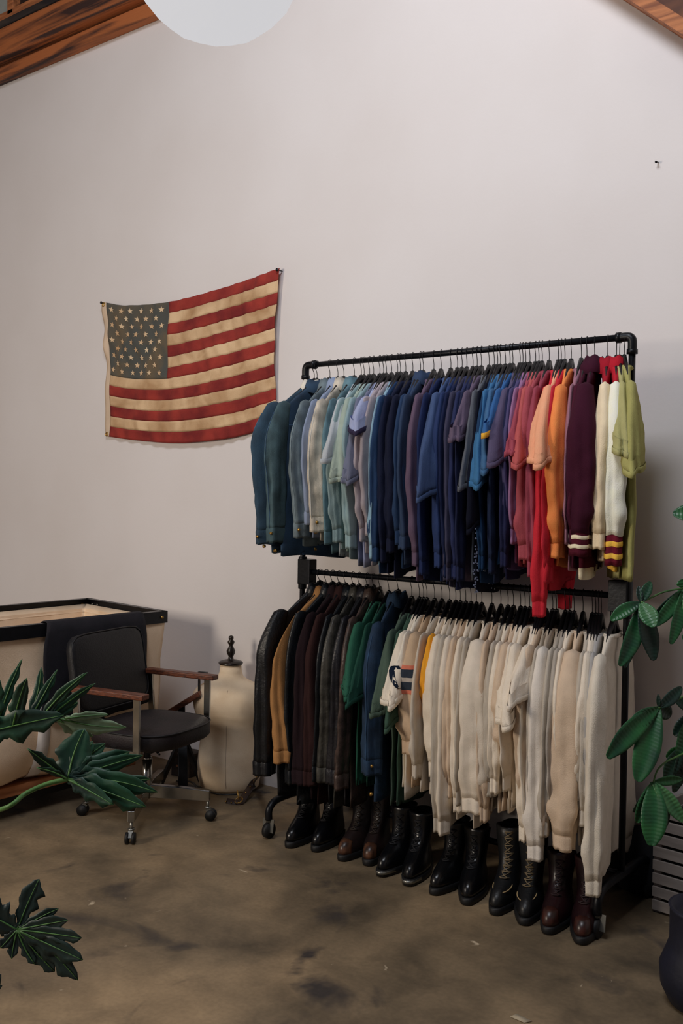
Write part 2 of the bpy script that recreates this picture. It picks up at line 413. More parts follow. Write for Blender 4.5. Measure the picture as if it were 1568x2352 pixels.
NR = 40
def body_mesh(P):
    rnd = random.Random(P['seed']); k = MB(); rings = []
    zn, zh, w, th = P['neck'], P['hem'], P['w'], P['th']
    L_ = zh-zn; fr = rnd.uniform(18, 30); ph = rnd.uniform(0, 6); fr2 = rnd.uniform(38, 55); ph2 = rnd.uniform(0, 6)
    amp = P.get('amp', .006)
    zs = [0, .006, .014, .024, .036, .05, .066, .082, .1, .125]+[.125+(L_-.125)*t/22 for t in range(1, 23)]
    W = [(.16, .214), (.19, .222), (.27, .226), (L_*.8, .218*P['flare']), (L_, .212*P['flare'])]
    def Wof(dz):
        y = .205*max(0, (dz+P['no']+.014)/.150)**(1/1.1)
        return y if y < .20 else max(.20, min(lerp(W, dz+P['no']), .20+(y-.20)*.5))
    T = [(0, .026), (.02, .020), (.09, .013), (.16, th*1.1), (.3, th*1.25), (L_*.85, th*1.15), (L_, th)]
    sk = rnd.uniform(-.02, .02)
    for i, dz in enumerate(zs):
        g = min(1, max(0, (dz-.1)/.4)); ring = []
        ww = Wof(dz)*(w/.226 if dz > .1 else 1); tt = lerp(T, dz)
        for j in range(NR):
            a = 2*pi*j/NR; ca, sa = cos(a), sin(a)
            y = ww*ca; x = tt*(abs(sa)**.7)*(1 if sa > 0 else -1)
            cen = g*(amp*sin(fr*y+ph+1.2*dz)+amp*.35*sin(fr2*y+ph2-2*dz))+sk*g*abs(y)*.4*(dz)
            x += cen+.0016*sin(31*dz+4*y*10+ph)*g
            z = -(zn+dz)-(.012*sin(9*y+ph)*g if i == len(zs)-1 else 0)
            ring.append((x, y+.004*g*sin(14*dz+ph2), z))
        rings.append(ring)
    last = rings[-1]
    rings.append([(x*.6, y*.97, z+.02) for x, y, z in last])
    first = rings[0]
    rings.insert(0, [(x*.75, y*.9, z-.016) for x, y, z in first])
    k.loft(rings); return k

def sleeve_mesh(P, s, sl, short, rnd, back=False):
    """sl = distance of the sleeve end below the bar; returns sleeve and cuff meshes"""
    n = 28; k = MB(); rings = []; zn = P['neck']
    z0 = P['drop']+.122; wd = P['sw']; ph = rnd.uniform(0, 6); lean = P.get('lean', 0) if not back else 0
    out = P.get('out', .045); w = P['w']
    e = sl if short else sl-P['cuff']
    Lg = e-z0; N = 10 if short else 26
    fold = rnd.choice((3, 4)); tw = rnd.uniform(-2, 2)
    for i in range(N+1):
        t = i/N; z = z0+Lg*t
        if short:
            yc = w*.93+out*.9*sin(min(1, t*1.1)*pi/2)+P.get('flarey', .02)*t; ry = .040+.034*t+.03*t*t; rx = wd*(.5+.35*min(1, t*2)+.3*t)
        else:
            sh = min(1, z0 and (z-z0)/.22)
            yc = w*.93+out*sin(sh*pi/2)-max(0, (t-.55))*.05
            ry = .038+.026*sin(min(1, (z-z0)/.2)*pi/2)-.012*max(0, t-.3)
            rx = wd*(.55+.45*min(1, (z-z0)/.15))
            if P['kind'] in ('sweat',):
                bl = max(0, 1-((1-t)/.10)**2) if t > .9 else 0
                ry *= 1-.24*bl; rx *= 1-.16*bl; ry *= 1+.06*exp(-((t-.86)/.05)**2); rx *= 1+.14*exp(-((t-.86)/.05)**2)
            else:
                ry *= 1-.18*t; 
        ring = []
        if P.get('grow'): rx *= .12+1.2*t; ry *= .55+.5*t
        g = min(1, t*1.6)
        for j in range(n):
            a = 2*pi*j/n
            f1 = sin(fold*a+ph+tw*t+.7*sin(4*t+ph)); f1 = (abs(f1)**.7)*(1 if f1 > 0 else -1)
            q = 1+g*(.17*f1+.07*sin((fold+4)*a-ph+3*t)+.045*sin(2*a+23*t+ph)+.03*sin(a*3-37*t+ph))
            x = rx*q*cos(a)+lean*t*t+.004*sin(4*t+ph)*g+.0015*sin(13*t-ph)*g; y = -(yc+.004*sin(5*t+2*ph)*g+ry*q*sin(a))
            zz = -z
            if short: zz -= t*P.get('slant', .3)*(ry*q*sin(a))*1.0+.0
            ring.append((x, y*(-s) if s > 0 else y, zz-(.004*sin(3*a+ph) if t == 1 else 0)))
        if i == 0:      # close the shoulder end
            cx_ = sum(p[0] for p in ring)/n; cy_ = sum(p[1] for p in ring)/n
            rings.append([(cx_*.5+p[0]*.2, cy_*.8+p[1]*.2, p[2]+.012) for p in ring])
        rings.append(ring)
    l = rings[-1]; cx_ = sum(p[0] for p in l)/n; cy_ = sum(p[1] for p in l)/n; cz_ = sum(p[2] for p in l)/n
    def scl(ring, q, dz): return [(cx_+(p[0]-cx_)*q, cy_+(p[1]-cy_)*q, p[2]+dz) for p in ring]
    cuff = None; info = (cx_, cy_, cz_, l)
    if short:
        rings += [scl(l, .95, .004), scl(l, .85, .06)]
        k.loft(rings, cap0=True)
        rim = MB(); q = scl(l, 1.035, -.002)
        rim.loft([scl(l, 1.0, .020), scl(l, 1.018, .019), scl(l, 1.02, -.001), scl(l, .985, -.002), scl(l, .94, .012)])
        return k, rim, None
    k.loft(rings, cap0=True, cap1=True)
    c = MB(); ch = P['cuff']; f = .93 if P['kind'] == 'sweat' else 1.05
    def rib(q, dz):
        return [(cx_+(p[0]-cx_)*q*(1+(.05*sin(j*pi/1.0) if P['kind'] == 'sweat' else 0)), cy_+(p[1]-cy_)*q, cz_+dz+.0018*sin(j*.9)) for j, p in enumerate(l)]
    c.loft([rib(f*.96, .008), rib(f*1.02, -.002), rib(f*1.0, -ch*.4), rib(f*.97, -ch*.8), rib(f*.98, -ch), rib(f*.84, -ch+.004), rib(f*.78, -ch+.03)])
    bands = []
    for q in P.get('stripes', ()):
        bb = MB(); bb.loft([rib(f*1.035, -ch*q), rib(f*1.06, -ch*(q+.04)), rib(f*1.055, -ch*(q+.13)), rib(f*1.02, -ch*(q+.17))]); bands.append(bb)
    return k, c, bands

def collar_mesh(P, style):
    k = MB(); n = 32; zn = P['neck']; rings = []
    if style == 'rib':
        prof = [(1.0, .030, .004), (1.06, .034, -.004), (1.0, .030, -.012), (.90, .026, -.014), (.86, .024, -.004), (.92, .027, .004), (1.0, .030, .004)]
        for q, tx, dz in prof: rings.append([(tx*q*sin(2*pi*j/n)*1.0, .94*P['nw']*q*cos(2*pi*j/n), -zn+dz+.010*abs(sin(2*pi*j/n))*0-(.0)) for j in range(n)])
        k.loft(rings)
    else:
        big = 1.25 if style == 'shawl' else 1.0
        prof = [(.98, .028, -.012), (1.0, .030, .02*big), (.96, .028, .036*big), (1.05, .033, .040*big), (1.25*big, .038, .012), (1.42*big, .040, -.022), (1.38*big, .036, -.024), (1.2, .034, .004), (1.0, .030, .016)]
        for q, tx, dz in prof:
            rings.append([(tx*q*.9*sin(2*pi*j/n), .8*P['nw']*q*cos(2*pi*j/n), -zn+dz+(.004*sin(5*2*pi*j/n))) for j in range(n)])
        k.loft(rings)
    return k

def band_mesh(P, h, q=1.04):
    """ribbed or stitched hem band, following the body"""
    Q = dict(P); k = body_mesh(P); n = NR; rings = [k.v[i*n:(i+1)*n] for i in range(len(k.v)//n)]
    last = rings[-2]; prev = [r for r in rings[:-2] if r[0][2] > last[0][2]+h][-1]
    def sc_(r, f, dz=0): return [(x*f, y*f, z+dz) for x, y, z in r]
    m = MB(); m.loft([sc_(prev, 1.0), sc_(prev, q, -.004), sc_(last, q, -.002), sc_(last, .97, -.006), sc_(last, .9, .01)]); return m

def solve_rz(x0, zbar, sx, spy):
    best = (1e9, 0)
    for i in range(-40, 41):
        a = radians(i)
        px = proj((x0+.27*sin(a), RY-.27*cos(a), zbar-.36))[0]
        if abs(px-sx) < best[0]: best = (abs(px-sx), a)
    return best[1]
def solve_z(x, y, py):
    lo, hi = 0.0, 3.0
    for _ in range(40):
        m = (lo+hi)/2
        if proj((x, y, m))[1] > py: lo = m
        else: hi = m
    return lo

def garment(x0, zbar, nth, barname, g, idx):
    kind, colr, sx, cuffpy, hempy, word = g[:6]; o = g[6] if len(g) > 6 else {}
    drop = o.get('drop', .078)
    rz = solve_rz(x0, zbar, sx, 0)
    rnd = random.Random(idx*13+5)
    fx = lambda d: x0+d*sin(rz); fy = lambda d: RY-d*cos(rz)
    sl = zbar-solve_z(fx(.25), fy(.25), cuffpy); hm = zbar-solve_z(fx(.12), fy(.12), hempy)
    short = kind == 'tee'
    base = {'tee': 'sweat', 'sweat': 'sweat', 'hoodie': 'sweat'}.get(kind, kind)
    nw = o.get('nw', .072); no = .150*(nw/.205)**1.1-.012
    P = dict(drop=drop, nw=nw, no=no, kind='sweat' if kind in ('sweat', 'hoodie', 'varsity') else kind, neck=drop+no+.004, hem=hm, w=o.get('w', .212), th=o.get('th', .010), flare=o.get('flare', 1.0), seed=idx,
             sw=o.get('sw', .023), cuff=o.get('cuff', .06 if kind != 'shirt' else .05), amp=o.get('amp', .006), lean=o.get('lean', rnd.uniform(-.008, .008) if kind != 'coat' else -.03), out=o.get('out', .045),
             grow=o.get('grow', 0), slant=o.get('slant', .35), stripes=o.get('stripes', ()))
    fab = {'jacket': 'denim', 'coat': 'leather'}.get(kind, 'knit'); fab = o.get('fab', fab)
    m = cloth(colr, fab); ms = cloth(o['scol'], fab) if 'scol' in o else m
    mc = cloth(o['ccol'], 'knit') if 'ccol' in o else ms; mn = cloth(o['ncol'], 'knit') if 'ncol' in o else m
    name = {'tee': 't_shirt', 'sweat': 'sweatshirt', 'jacket': 'denim_jacket', 'coat': 'coat', 'shirt': 'shirt', 'varsity': 'varsity_cardigan'}[kind]
    if 'name' in o: name = o['name']
    lab = '%s, %s garment from left on the %s bar' % (word, ordw(nth), barname)
    t = thing(name, (x0, RY, zbar), lab, o.get('cat', {'tee': 't-shirt', 'sweat': 'sweatshirt', 'jacket': 'jacket', 'coat': 'coat', 'shirt': 'shirt', 'varsity': 'cardigan'}[kind]), 'clothes on the %s bar' % barname, rz)
    bo = body_mesh(P).build('body', m, t)
    for s in (-1, 1):
        k, c, bands = sleeve_mesh(P, s, sl if s < 0 else sl+rnd.uniform(-.01, .02), short, rnd, s > 0)
        so = k.build('sleeve', ms, t)
        if 'scol' in o: so['label'] = o.get('slabel', 'differently coloured sleeve')
        if short: c.build('sleeve_hem', cloth(o['rim'], 'knit') if 'rim' in o else ms, so)
        else:
            co = c.build('cuff', mc, so)
            if kind == 'jacket' and s < 0:
                V = k.v; nn_ = 28; js = 7
                MB().tube([Vector(V[q*nn_+js])*1.0+Vector((0, -.0008, 0)) for q in range(3, len(V)//nn_)], .0016, 5).build('seam', cloth(tuple(min(255, int(v*1.25+16)) for v in colr), 'denim'), so)
                MB().tube([(Vector(V[-nn_+5])+Vector((.003, -.003, -.02))), (Vector(V[-nn_+5])+Vector((.006, -.008, -.02)))], .007, 10).build('button', brass, co)
            for bnd in (bands or ()): 
                so2 = bnd.build('stripe', cloth(o['stripecol'], 'knit'), so); so2['label'] = 'pale stripe on the cuff'
        if s < 0 and 'armband' in o:
            n = 28; V = k.v
            for (q0, q1, colx) in o['armband']:
                nr = len(V)//n; i0, i1 = int(q0*nr), max(int(q0*nr)+1, int(q1*nr)); mm = MB(); rr_ = []
                for i in range(i0, i1+1):
                    r = V[i*n:(i+1)*n]; ax = sum(p[0] for p in r)/n; ay = sum(p[1] for p in r)/n
                    rr_.append([(ax+(p[0]-ax)*1.03, ay+(p[1]-ay)*1.03, p[2]) for p in r])
                mm.loft(rr_); mm.build('arm_stripe', cloth(colx), so)
    st = {'tee': 'rib', 'sweat': 'rib', 'jacket': 'fold', 'coat': 'fold', 'shirt': 'fold', 'varsity': 'shawl'}[kind]
    collar_mesh(P, o.get('collar', st)).build('collar', mn, t)
    if kind in ('sweat', 'jacket', 'varsity') and o.get('band', 1):
        band_mesh(P, .05).build('waistband', mc if kind == 'varsity' or 'bcol' in o else m, t)
        if kind == 'varsity':
            band_mesh(dict(P), .018, 1.075).build('stripe', cloth(o['stripecol']), t)
    if kind == 'jacket':
        for q in (.08, .17, .26, .35, .44):
            zz = -(P['neck']+.05+q*(hm-P['neck']-.05)/.46)
            MB().tube([(P['th']+.004, -.012, zz), (P['th']+.012, -.012, zz)], .007, 12).build('button', brass, bo)
        # seams on the yoke
        MB().tube([(P['th']+.005, y, -P['neck']-.18) for y in (-.19, -.15, -.1, -.04)], .0018, 6).build('seam', cloth(tuple(min(255, int(v*1.3+14)) for v in colr), 'denim'), bo)
        MB().tube([(.0, -P['w']*1.02-.02, -hm+.03), (.0, -P['w']*1.02-.030, -hm+.03)], .008, 12).build('button', brass, bo)
    h = make_hanger((x0, RY, zbar), rz, drop, 'black hanger with wire hook holding the %s garment on the %s bar' % (ordw(nth), barname), 'hangers on the %s bar' % barname)
    return t
NAVY = (24, 34, 66)
# kind, colour, sleeve px, cuff py, hem py, words, options     (hook px first)
UP = [
 (728, 'jacket', (44, 72, 94), 606, 1250, 1268, 'dark blue denim jacket with a cream collar', dict(ncol=(205, 198, 184), sw=.034, out=.06, w=.23)),
 (743, 'jacket', (40, 66, 92), 628, 1246, 1278, 'worn mid-blue denim jacket with faded sleeve', dict(sw=.022, out=.05, w=.222, scol=(72, 98, 106))),
 (758, 'jacket', (108, 124, 132), 680, 1236, 1245, 'pale grey-blue denim jacket with button cuff', dict(sw=.026)),
 (771, 'shirt', (128, 142, 170), 704, 1205, 1240, 'light lavender blue shirt', dict(sw=.02)),
 (787, 'jacket', (206, 196, 180), 722, 1222, 1235, 'cream denim jacket with wide sleeve', dict(sw=.036, out=.05)),
 (797, 'shirt', (96, 132, 146), 748, 1250, 1270, 'faded teal denim shirt', dict(sw=.018, fab='denim')),
 (808, 'tee', (172, 180, 188), 768, 1048, 1280, 'pale grey short-sleeved shirt', dict(sw=.032)),
 (832, 'tee', (150, 166, 156), 786, 1090, 1262, 'sage green t-shirt with open sleeve', dict(sw=.036, flarey=.03)),
 (845, 'sweat', (128, 152, 158), 770, 1246, 1262, 'light teal sweatshirt with narrow sleeve', dict(sw=.022)),
 (853, 'sweat', (132, 158, 164), 796, 1260, 1275, 'pale aqua sweatshirt', dict(sw=.024)),
 (862, 'tee', (104, 110, 134), 812, 1096, 1292, 'slate violet t-shirt', dict(sw=.03)),
 (870, 'tee', (150, 160, 196), 824, 984, 1296, 'lavender ringer t-shirt with dark sleeve hem', dict(sw=.034, rim=(52, 46, 76))),
 (881, 'sweat', (162, 152, 160), 826, 1244, 1262, 'pale mauve sweatshirt', dict(sw=.018)),
 (891, 'sweat', (150, 142, 150), 842, 1230, 1290, 'greyish pink sweatshirt', dict(sw=.022)),
 (902, 'sweat', (128, 162, 184), 858, 1284, 1300, 'pale sky-blue sweatshirt mostly hidden', dict(sw=.014)),
 (915, 'sweat', (32, 58, 98), 864, 1290, 1306, 'navy sweatshirt beside a pale blue one', dict(sw=.024)),
 (920, 'sweat', (26, 34, 66), 878, 1292, 1312, 'deep ink-blue sweatshirt', dict(sw=.022)),
 (929, 'sweat', (28, 34, 62), 896, 1270, 1318, 'blackish navy sweatshirt', dict(sw=.026)),
 (940, 'sweat', (38, 62, 100), 915, 1252, 1300, 'steel navy sweatshirt', dict(sw=.026)),
 (955, 'shirt', (48, 66, 98), 922, 1262, 1290, 'slate blue long-sleeved top', dict(sw=.022)),
 (975, 'sweat', (98, 80, 104), 948, 1300, 1325, 'plum mauve sweatshirt', dict(sw=.028)),
 (985, 'sweat', (30, 44, 88), 966, 1320, 1330, 'royal navy sweatshirt behind a blue short sleeve', dict(sw=.02)),
 (998, 'tee', (62, 82, 124), 990, 1128, 1300, 'cornflower blue t-shirt with wide flared sleeve', dict(sw=.036, out=.07, flarey=.05)),
 (1012, 'sweat', (38, 56, 104), 1006, 1304, 1330, 'medium navy sweatshirt', dict(sw=.022)),
 (1023, 'sweat', (26, 38, 80), 1017, 1326, 1340, 'midnight blue sweatshirt', dict(sw=.02)),
 (1031, 'sweat', (62, 62, 88), 1028, 1334, 1345, 'charcoal violet sweatshirt', dict(sw=.022)),
 (1043, 'sweat', (40, 48, 90), 1042, 1330, 1345, 'indigo sweatshirt', dict(sw=.022)),
 (1049, 'sweat', (34, 42, 80), 1052, 1336, 1348, 'dark indigo sweatshirt', dict(sw=.018)),
 (1056, 'tee', (98, 84, 108), 1062, 1000, 1330, 'dusty mauve t-shirt', dict(sw=.024)),
 (1073, 'tee', (92, 98, 108), 1080, 1108, 1330, 'storm grey t-shirt with long narrow sleeve', dict(sw=.022)),
 (1088, 'tee', (14, 18, 38), 1092, 1200, 1362, 'long black top with shimmering specks', dict(sw=.02, spark=1)),
 (1097, 'sweat', (26, 58, 98), 1102, 1310, 1335, 'petrol blue sweatshirt', dict(sw=.016)),
 (1102, 'tee', (52, 104, 150), 1104, 1104, 1300, 'bright azure t-shirt', dict(sw=.026)),
 (1115, 'tee', (58, 98, 140), 1118, 1070, 1300, 'soft denim-blue t-shirt', dict(sw=.026)),
 (1123, 'tee', (46, 92, 150), 1134, 988, 1300, 'cobalt t-shirt with yellow sleeve hem', dict(sw=.026, rim=(228, 168, 50))),
 (1129, 'sweat', (28, 42, 76), 1130, 1318, 1330, 'smoky navy sweatshirt', dict(sw=.018)),
 (1139, 'tee', (84, 76, 108), 1152, 1052, 1320, 'dark plum t-shirt with square wide sleeve', dict(sw=.036, out=.06)),
 (1148, 'sweat', (74, 68, 112), 1164, 1230, 1300, 'violet sweatshirt', dict(sw=.02)),
 (1155, 'sweat', (34, 38, 78), 1160, 1304, 1320, 'deep indigo sweatshirt beside lilac one', dict(sw=.02)),
 (1167, 'sweat', (140, 98, 136), 1175, 1250, 1290, 'lilac sweatshirt', dict(sw=.018)),
 (1176, 'tee', (152, 66, 82), 1188, 1030, 1300, 'raspberry t-shirt', dict(sw=.024)),
 (1188, 'tee', (172, 80, 80), 1196, 1056, 1300, 'terracotta t-shirt with an open sleeve', dict(sw=.032)),
 (1204, 'sweat', (156, 68, 78), 1204, 1286, 1310, 'faded brick red sweatshirt', dict(sw=.034)),
 (1216, 'sweat', (142, 60, 76), 1222, 1326, 1330, 'dusty wine-red sweatshirt', dict(sw=.022)),
 (1232, 'sweat', (196, 36, 50), 1246, 1418, 1325, 'bright red sweatshirt with very long sleeve', dict(sw=.032)),
 (1252, 'sweat', (180, 34, 48), 1262, 1340, 1345, 'scarlet sweatshirt', dict(sw=.022)),
 (1268, 'tee', (240, 152, 116), 1252, 1056, 1300, 'peach t-shirt with wide sleeve', dict(sw=.040, out=.07, w=.22)),
 (1282, 'sweat', (228, 128, 66), 1278, 1282, 1300, 'orange sweatshirt with ribbed cuff', dict(sw=.040)),
 (1303, 'sweat', (142, 98, 114), 1304, 1250, 1300, 'muted rose sweatshirt', dict(sw=.016)),
 (1316, 'sweat', (74, 20, 42), 1318, 1250, 1300, 'maroon sweatshirt with tall neck', dict(sw=.028)),
 (1339, 'varsity', (62, 16, 38), 1338, 1278, 1318, 'maroon shawl-collar cardigan with cream striped cuff', dict(sw=.052, w=.23, th=.022, stripes=(.08, .48), stripecol=(226, 206, 176), ccol=(84, 18, 38), cuff=.085, name='cardigan', cat='cardigan', out=.05)),
 (1364, 'varsity', (150, 20, 36), 1384, 1262, 1290, 'red yoke cardigan with beige sleeve', dict(sw=.034, scol=(214, 196, 164), slabel='beige sleeve', stripes=(), stripecol=(214, 196, 164), ccol=(210, 190, 158), collar='fold', name='cardigan', cat='cardigan', th=.014)),
 (1395, 'varsity', (168, 22, 38), 1412, 1300, 1310, 'red cardigan with cream sleeve and yellow-striped cuff', dict(sw=.036, scol=(232, 220, 200), slabel='cream sleeve', stripes=(.2, .6), stripecol=(232, 170, 60), ccol=(96, 18, 36), cuff=.11, collar='fold', name='cardigan', cat='cardigan', th=.014)),
 (1418, 'tee', (154, 150, 98), 1428, 1030, 1330, 'pale olive t-shirt behind the rightmost one', dict(sw=.028)),
 (1430, 'tee', (148, 144, 84), 1452, 1072, 1334, 'olive green t-shirt at the right end', dict(sw=.036, w=.225, flare=1.1, th=.022, amp=.012)),
]
WH = (206, 194, 178); BG = (192, 170, 146); CR = (210, 198, 180); GW = (170, 161, 148)
LOW = [
 (754, 'coat', (12, 16, 24), 622, 1785, 1824, 'black leather jacket', dict(lean=-.065, sw=.040, out=.06, w=.235, drop=.05, th=.016)),
 (783, 'coat', (14, 21, 29), 664, 1805, 1836, 'blue-black leather coat', dict(out=.03, sw=.026, drop=.05)),
 (791, 'shirt', (158, 112, 66), 648, 1750, 1752, 'tan suede jacket', dict(sw=.030, grow=1, lean=-.012, drop=.06, name='suede_jacket', cat='jacket', w=.188, out=.10)),
 (804, 'coat', (36, 22, 27), 694, 1805, 1829, 'dark burgundy corduroy coat', dict(sw=.03, drop=.05, fab='knit')),
 (825, 'coat', (52, 30, 29), 716, 1807, 1836, 'reddish brown coat', dict(sw=.028, drop=.05, fab='knit')),
 (840, 'coat', (15, 23, 31), 738, 1795, 1839, 'dark teal-black coat', dict(sw=.022, drop=.05)),
 (858, 'coat', (62, 61, 56), 752, 1800, 1839, 'olive-grey waxed jacket', dict(sw=.03, drop=.05)),
 (884, 'coat', (28, 28, 36), 776, 1805, 1839, 'charcoal leather coat', dict(sw=.028, drop=.05)),
 (893, 'coat', (70, 55, 50), 792, 1815, 1839, 'grey-brown leather coat', dict(sw=.028, drop=.05)),
 (901, 'tee', (38, 94, 74), 808, 1574, 1790, 'emerald green t-shirt', dict(sw=.036, drop=.07, w=.22)),
 (917, 'tee', (28, 72, 60), 830, 1592, 1800, 'deep green t-shirt', dict(sw=.024, drop=.07)),
 (932, 'jacket', (26, 54, 84), 852, 1780, 1822, 'indigo denim jacket with brass buttons at hem', dict(sw=.040, w=.22, drop=.06, th=.018)),
 (950, 'tee', (72, 92, 80), 884, 1618, 1840, 'grey-green t-shirt', dict(sw=.03)),
 (955, 'tee', (56, 84, 70), 902, 1648, 1846, 'dark forest t-shirt', dict(sw=.022)),
 (965, 'tee', (212, 202, 186), 912, 1596, 1800, 'cream t-shirt with navy curved print on sleeve', dict(sw=.036, out=.06, letter=1)),
 (978, 'tee', (214, 206, 192), 920, 1590, 1820, 'white t-shirt with plain sleeve', dict(sw=.020)),
 (989, 'sweat', (184, 174, 160), 956, 1790, 1810, 'light grey sweatshirt behind the beige striped one', dict(sw=.018)),
 (994, 'sweat', (184, 158, 130), 938, 1734, 1800, 'beige rugby shirt with striped arm', dict(sw=.044, armband=((.30, .315, (196, 108, 84)), (.33, .40, (46, 54, 66)), (.40, .425, (150, 30, 44)), (.425, .44, (220, 210, 196)), (.44, .51, (46, 54, 66)), (.525, .54, (196, 108, 84))), name='rugby_shirt', cat='shirt')),
 (1002, 'sweat', WH, 976, 1650, 1815, 'white sweatshirt with orange upper sleeve panel', dict(sw=.024, scol=(238, 150, 34), slabel='orange sleeve')),
 (1010, 'sweat', CR, 992, 1786, 1830, 'ivory sweatshirt with wide sleeve', dict(sw=.036)),
 (1019, 'sweat', GW, 1004, 1912, 1870, 'soft grey sweatshirt with low cuff', dict(sw=.024)),
 (1028, 'sweat', WH, 1018, 1918, 1880, 'oatmeal sweatshirt with a low cuff', dict(sw=.03)),
 (1040, 'sweat', BG, 1032, 1832, 1850, 'sand sweatshirt', dict(sw=.022)),
 (1048, 'sweat', CR, 1046, 1866, 1860, 'cream sweatshirt', dict(sw=.026)),
 (1060, 'sweat', GW, 1060, 1850, 1850, 'stone grey sweatshirt', dict(sw=.020)),
 (1075, 'sweat', WH, 1086, 1866, 1880, 'bulky off-white sweatshirt with fullest sleeve', dict(sw=.056, w=.22, out=.055)),
 (1089, 'sweat', BG, 1106, 1888, 1860, 'beige sweatshirt', dict(sw=.020)),
 (1095, 'sweat', GW, 1122, 1830, 1850, 'grey-cream sweatshirt', dict(sw=.022)),
 (1105, 'sweat', CR, 1134, 1824, 1850, 'ecru sweatshirt', dict(sw=.024)),
 (1117, 'sweat', BG, 1150, 1756, 1850, 'warm beige sweatshirt with short wide sleeve', dict(sw=.036)),
 (1127, 'sweat', WH, 1160, 1818, 1850, 'light oatmeal sweatshirt', dict(sw=.020)),
 (1140, 'tee', CR, 1170, 1640, 1840, 'natural white t-shirt with sagging hem', dict(sw=.040, out=.06)),
 (1156, 'tee', WH, 1198, 1590, 1850, 'chalk white t-shirt with open rolled sleeve', dict(sw=.034, out=.06)),
 (1168, 'sweat', BG, 1202, 1866, 1880, 'wheat coloured sweatshirt', dict(sw=.030)),
 (1173, 'sweat', CR, 1200, 1934, 1890, 'bone coloured sweatshirt with low cuff', dict(sw=.020)),
 (1184, 'sweat', GW, 1222, 1880, 1880, 'pebble grey sweatshirt', dict(sw=.018)),
 (1197, 'sweat', (204, 196, 186), 1232, 1978, 1900, 'cool white sweatshirt with long sleeve', dict(sw=.036)),
 (1213, 'sweat', GW, 1256, 1924, 1890, 'ash sweatshirt', dict(sw=.022)),
 (1228, 'sweat', (158, 150, 140), 1268, 1880, 1890, 'dove grey sweatshirt', dict(sw=.022)),
 (1243, 'sweat', CR, 1280, 1860, 1900, 'milky white sweatshirt', dict(sw=.022)),
 (1262, 'sweat', BG, 1304, 1954, 1920, 'bulky beige sweatshirt with full sleeve', dict(sw=.054, out=.055)),
 (1280, 'sweat', GW, 1330, 1860, 1920, 'pale stone sweatshirt', dict(sw=.020)),
 (1300, 'sweat', WH, 1340, 1840, 1920, 'plain white sweatshirt', dict(sw=.026)),
 (1400, 'sweat', (198, 189, 174), 1368, 2054, 1985, 'very long grey-white sweatshirt', dict(sw=.036, w=.235, th=.020, amp=.010)),
 (1345, 'sweat', (172, 164, 152), 1347, 1900, 1950, 'marled grey sweatshirt', dict(sw=.024)),
 (1368, 'sweat', (150, 148, 146), 1353, 1880, 1950, 'darker grey sweatshirt behind the very long one', dict(sw=.022)),
]
def spread(tab, sh, lo, hi, first=0):
    out = []
    for g in tab:
        out.append([g[2+1]+plin(sh, g[3]), g])
    out.sort(key=lambda q: q[0])
    for _ in range(60):
        for i in range(len(out)-1):
            d = out[i+1][0]-out[i][0]; gap = 14.5 if i < first else 6.5
            if d < gap: m_ = (gap-d)/2; out[i][0] -= m_; out[i+1][0] += m_
        for i in range(len(out)): out[i][0] = max(lo, min(hi, out[i][0]))
    return [(h,)+tuple(g[1:]) for h, g in out]
def plin(tab, x):
    if x <= tab[0][0]: return tab[0][1]
    for (a, va), (b, vb) in zip(tab, tab[1:]):
        if x <= b: return va+(vb-va)*(x-a)/(b-a)
    return tab[-1][1]
UP = spread(UP, [(606, 108), (640, 96), (680, 78), (722, 68), (800, 62), (900, 52), (1000, 45), (1200, 42), (1280, 34), (1338, 28), (1384, 12), (1412, 4), (1452, -18)], 722, 1434)
LOW = spread(LOW, [(620, 98), (700, 80), (800, 64), (950, 60), (1083, 44), (1220, 48), (1300, 36), (1354, 27), (1368, 42), (1420, 42)], 735, 1424, 9)
for nth, g in enumerate(UP, 1):
    py = 832+(768-832)*(g[0]-702)/748
    x0 = on(g[0], py+6, 1, RY).x
    t = garment(x0, ZT, nth, 'upper', g[1:], nth)
    if g[-1].get('spark'):
        k = MB(); rs = random.Random(3)
        for _ in range(90):
            y = rs.uniform(-.22, .0); z = -rs.uniform(.42, 1.0); x = .028
            k.box((x, y, z), (.002, .006, .006), Matrix.Rotation(rs.uniform(0, 3), 3, 'X'))
            y2 = -.235+rs.uniform(-.01, .01); k.box((rs.uniform(-.01, .01), y2, z), (.006, .002, .006), Matrix.Rotation(rs.uniform(0, 3), 3, 'Y'))
        k.build('sequins', mat('sequins', (150, 160, 190), .25, .8), t)['kind'] = 'stuff'
for nth, g in enumerate(LOW, 1):
    py = 1313+(1371-1313)*(g[0]-720)/720
    x0 = on(g[0], py, 1, RY).x
    if g[1] in ('sweat', 'tee') and nth > 12:
        g[-1].setdefault('nw', .098); g[-1].setdefault('drop', .085)
    t = garment(x0, ZM, nth, 'lower', g[1:], 100+nth)
    if g[-1].get('letter'):
        LET = t

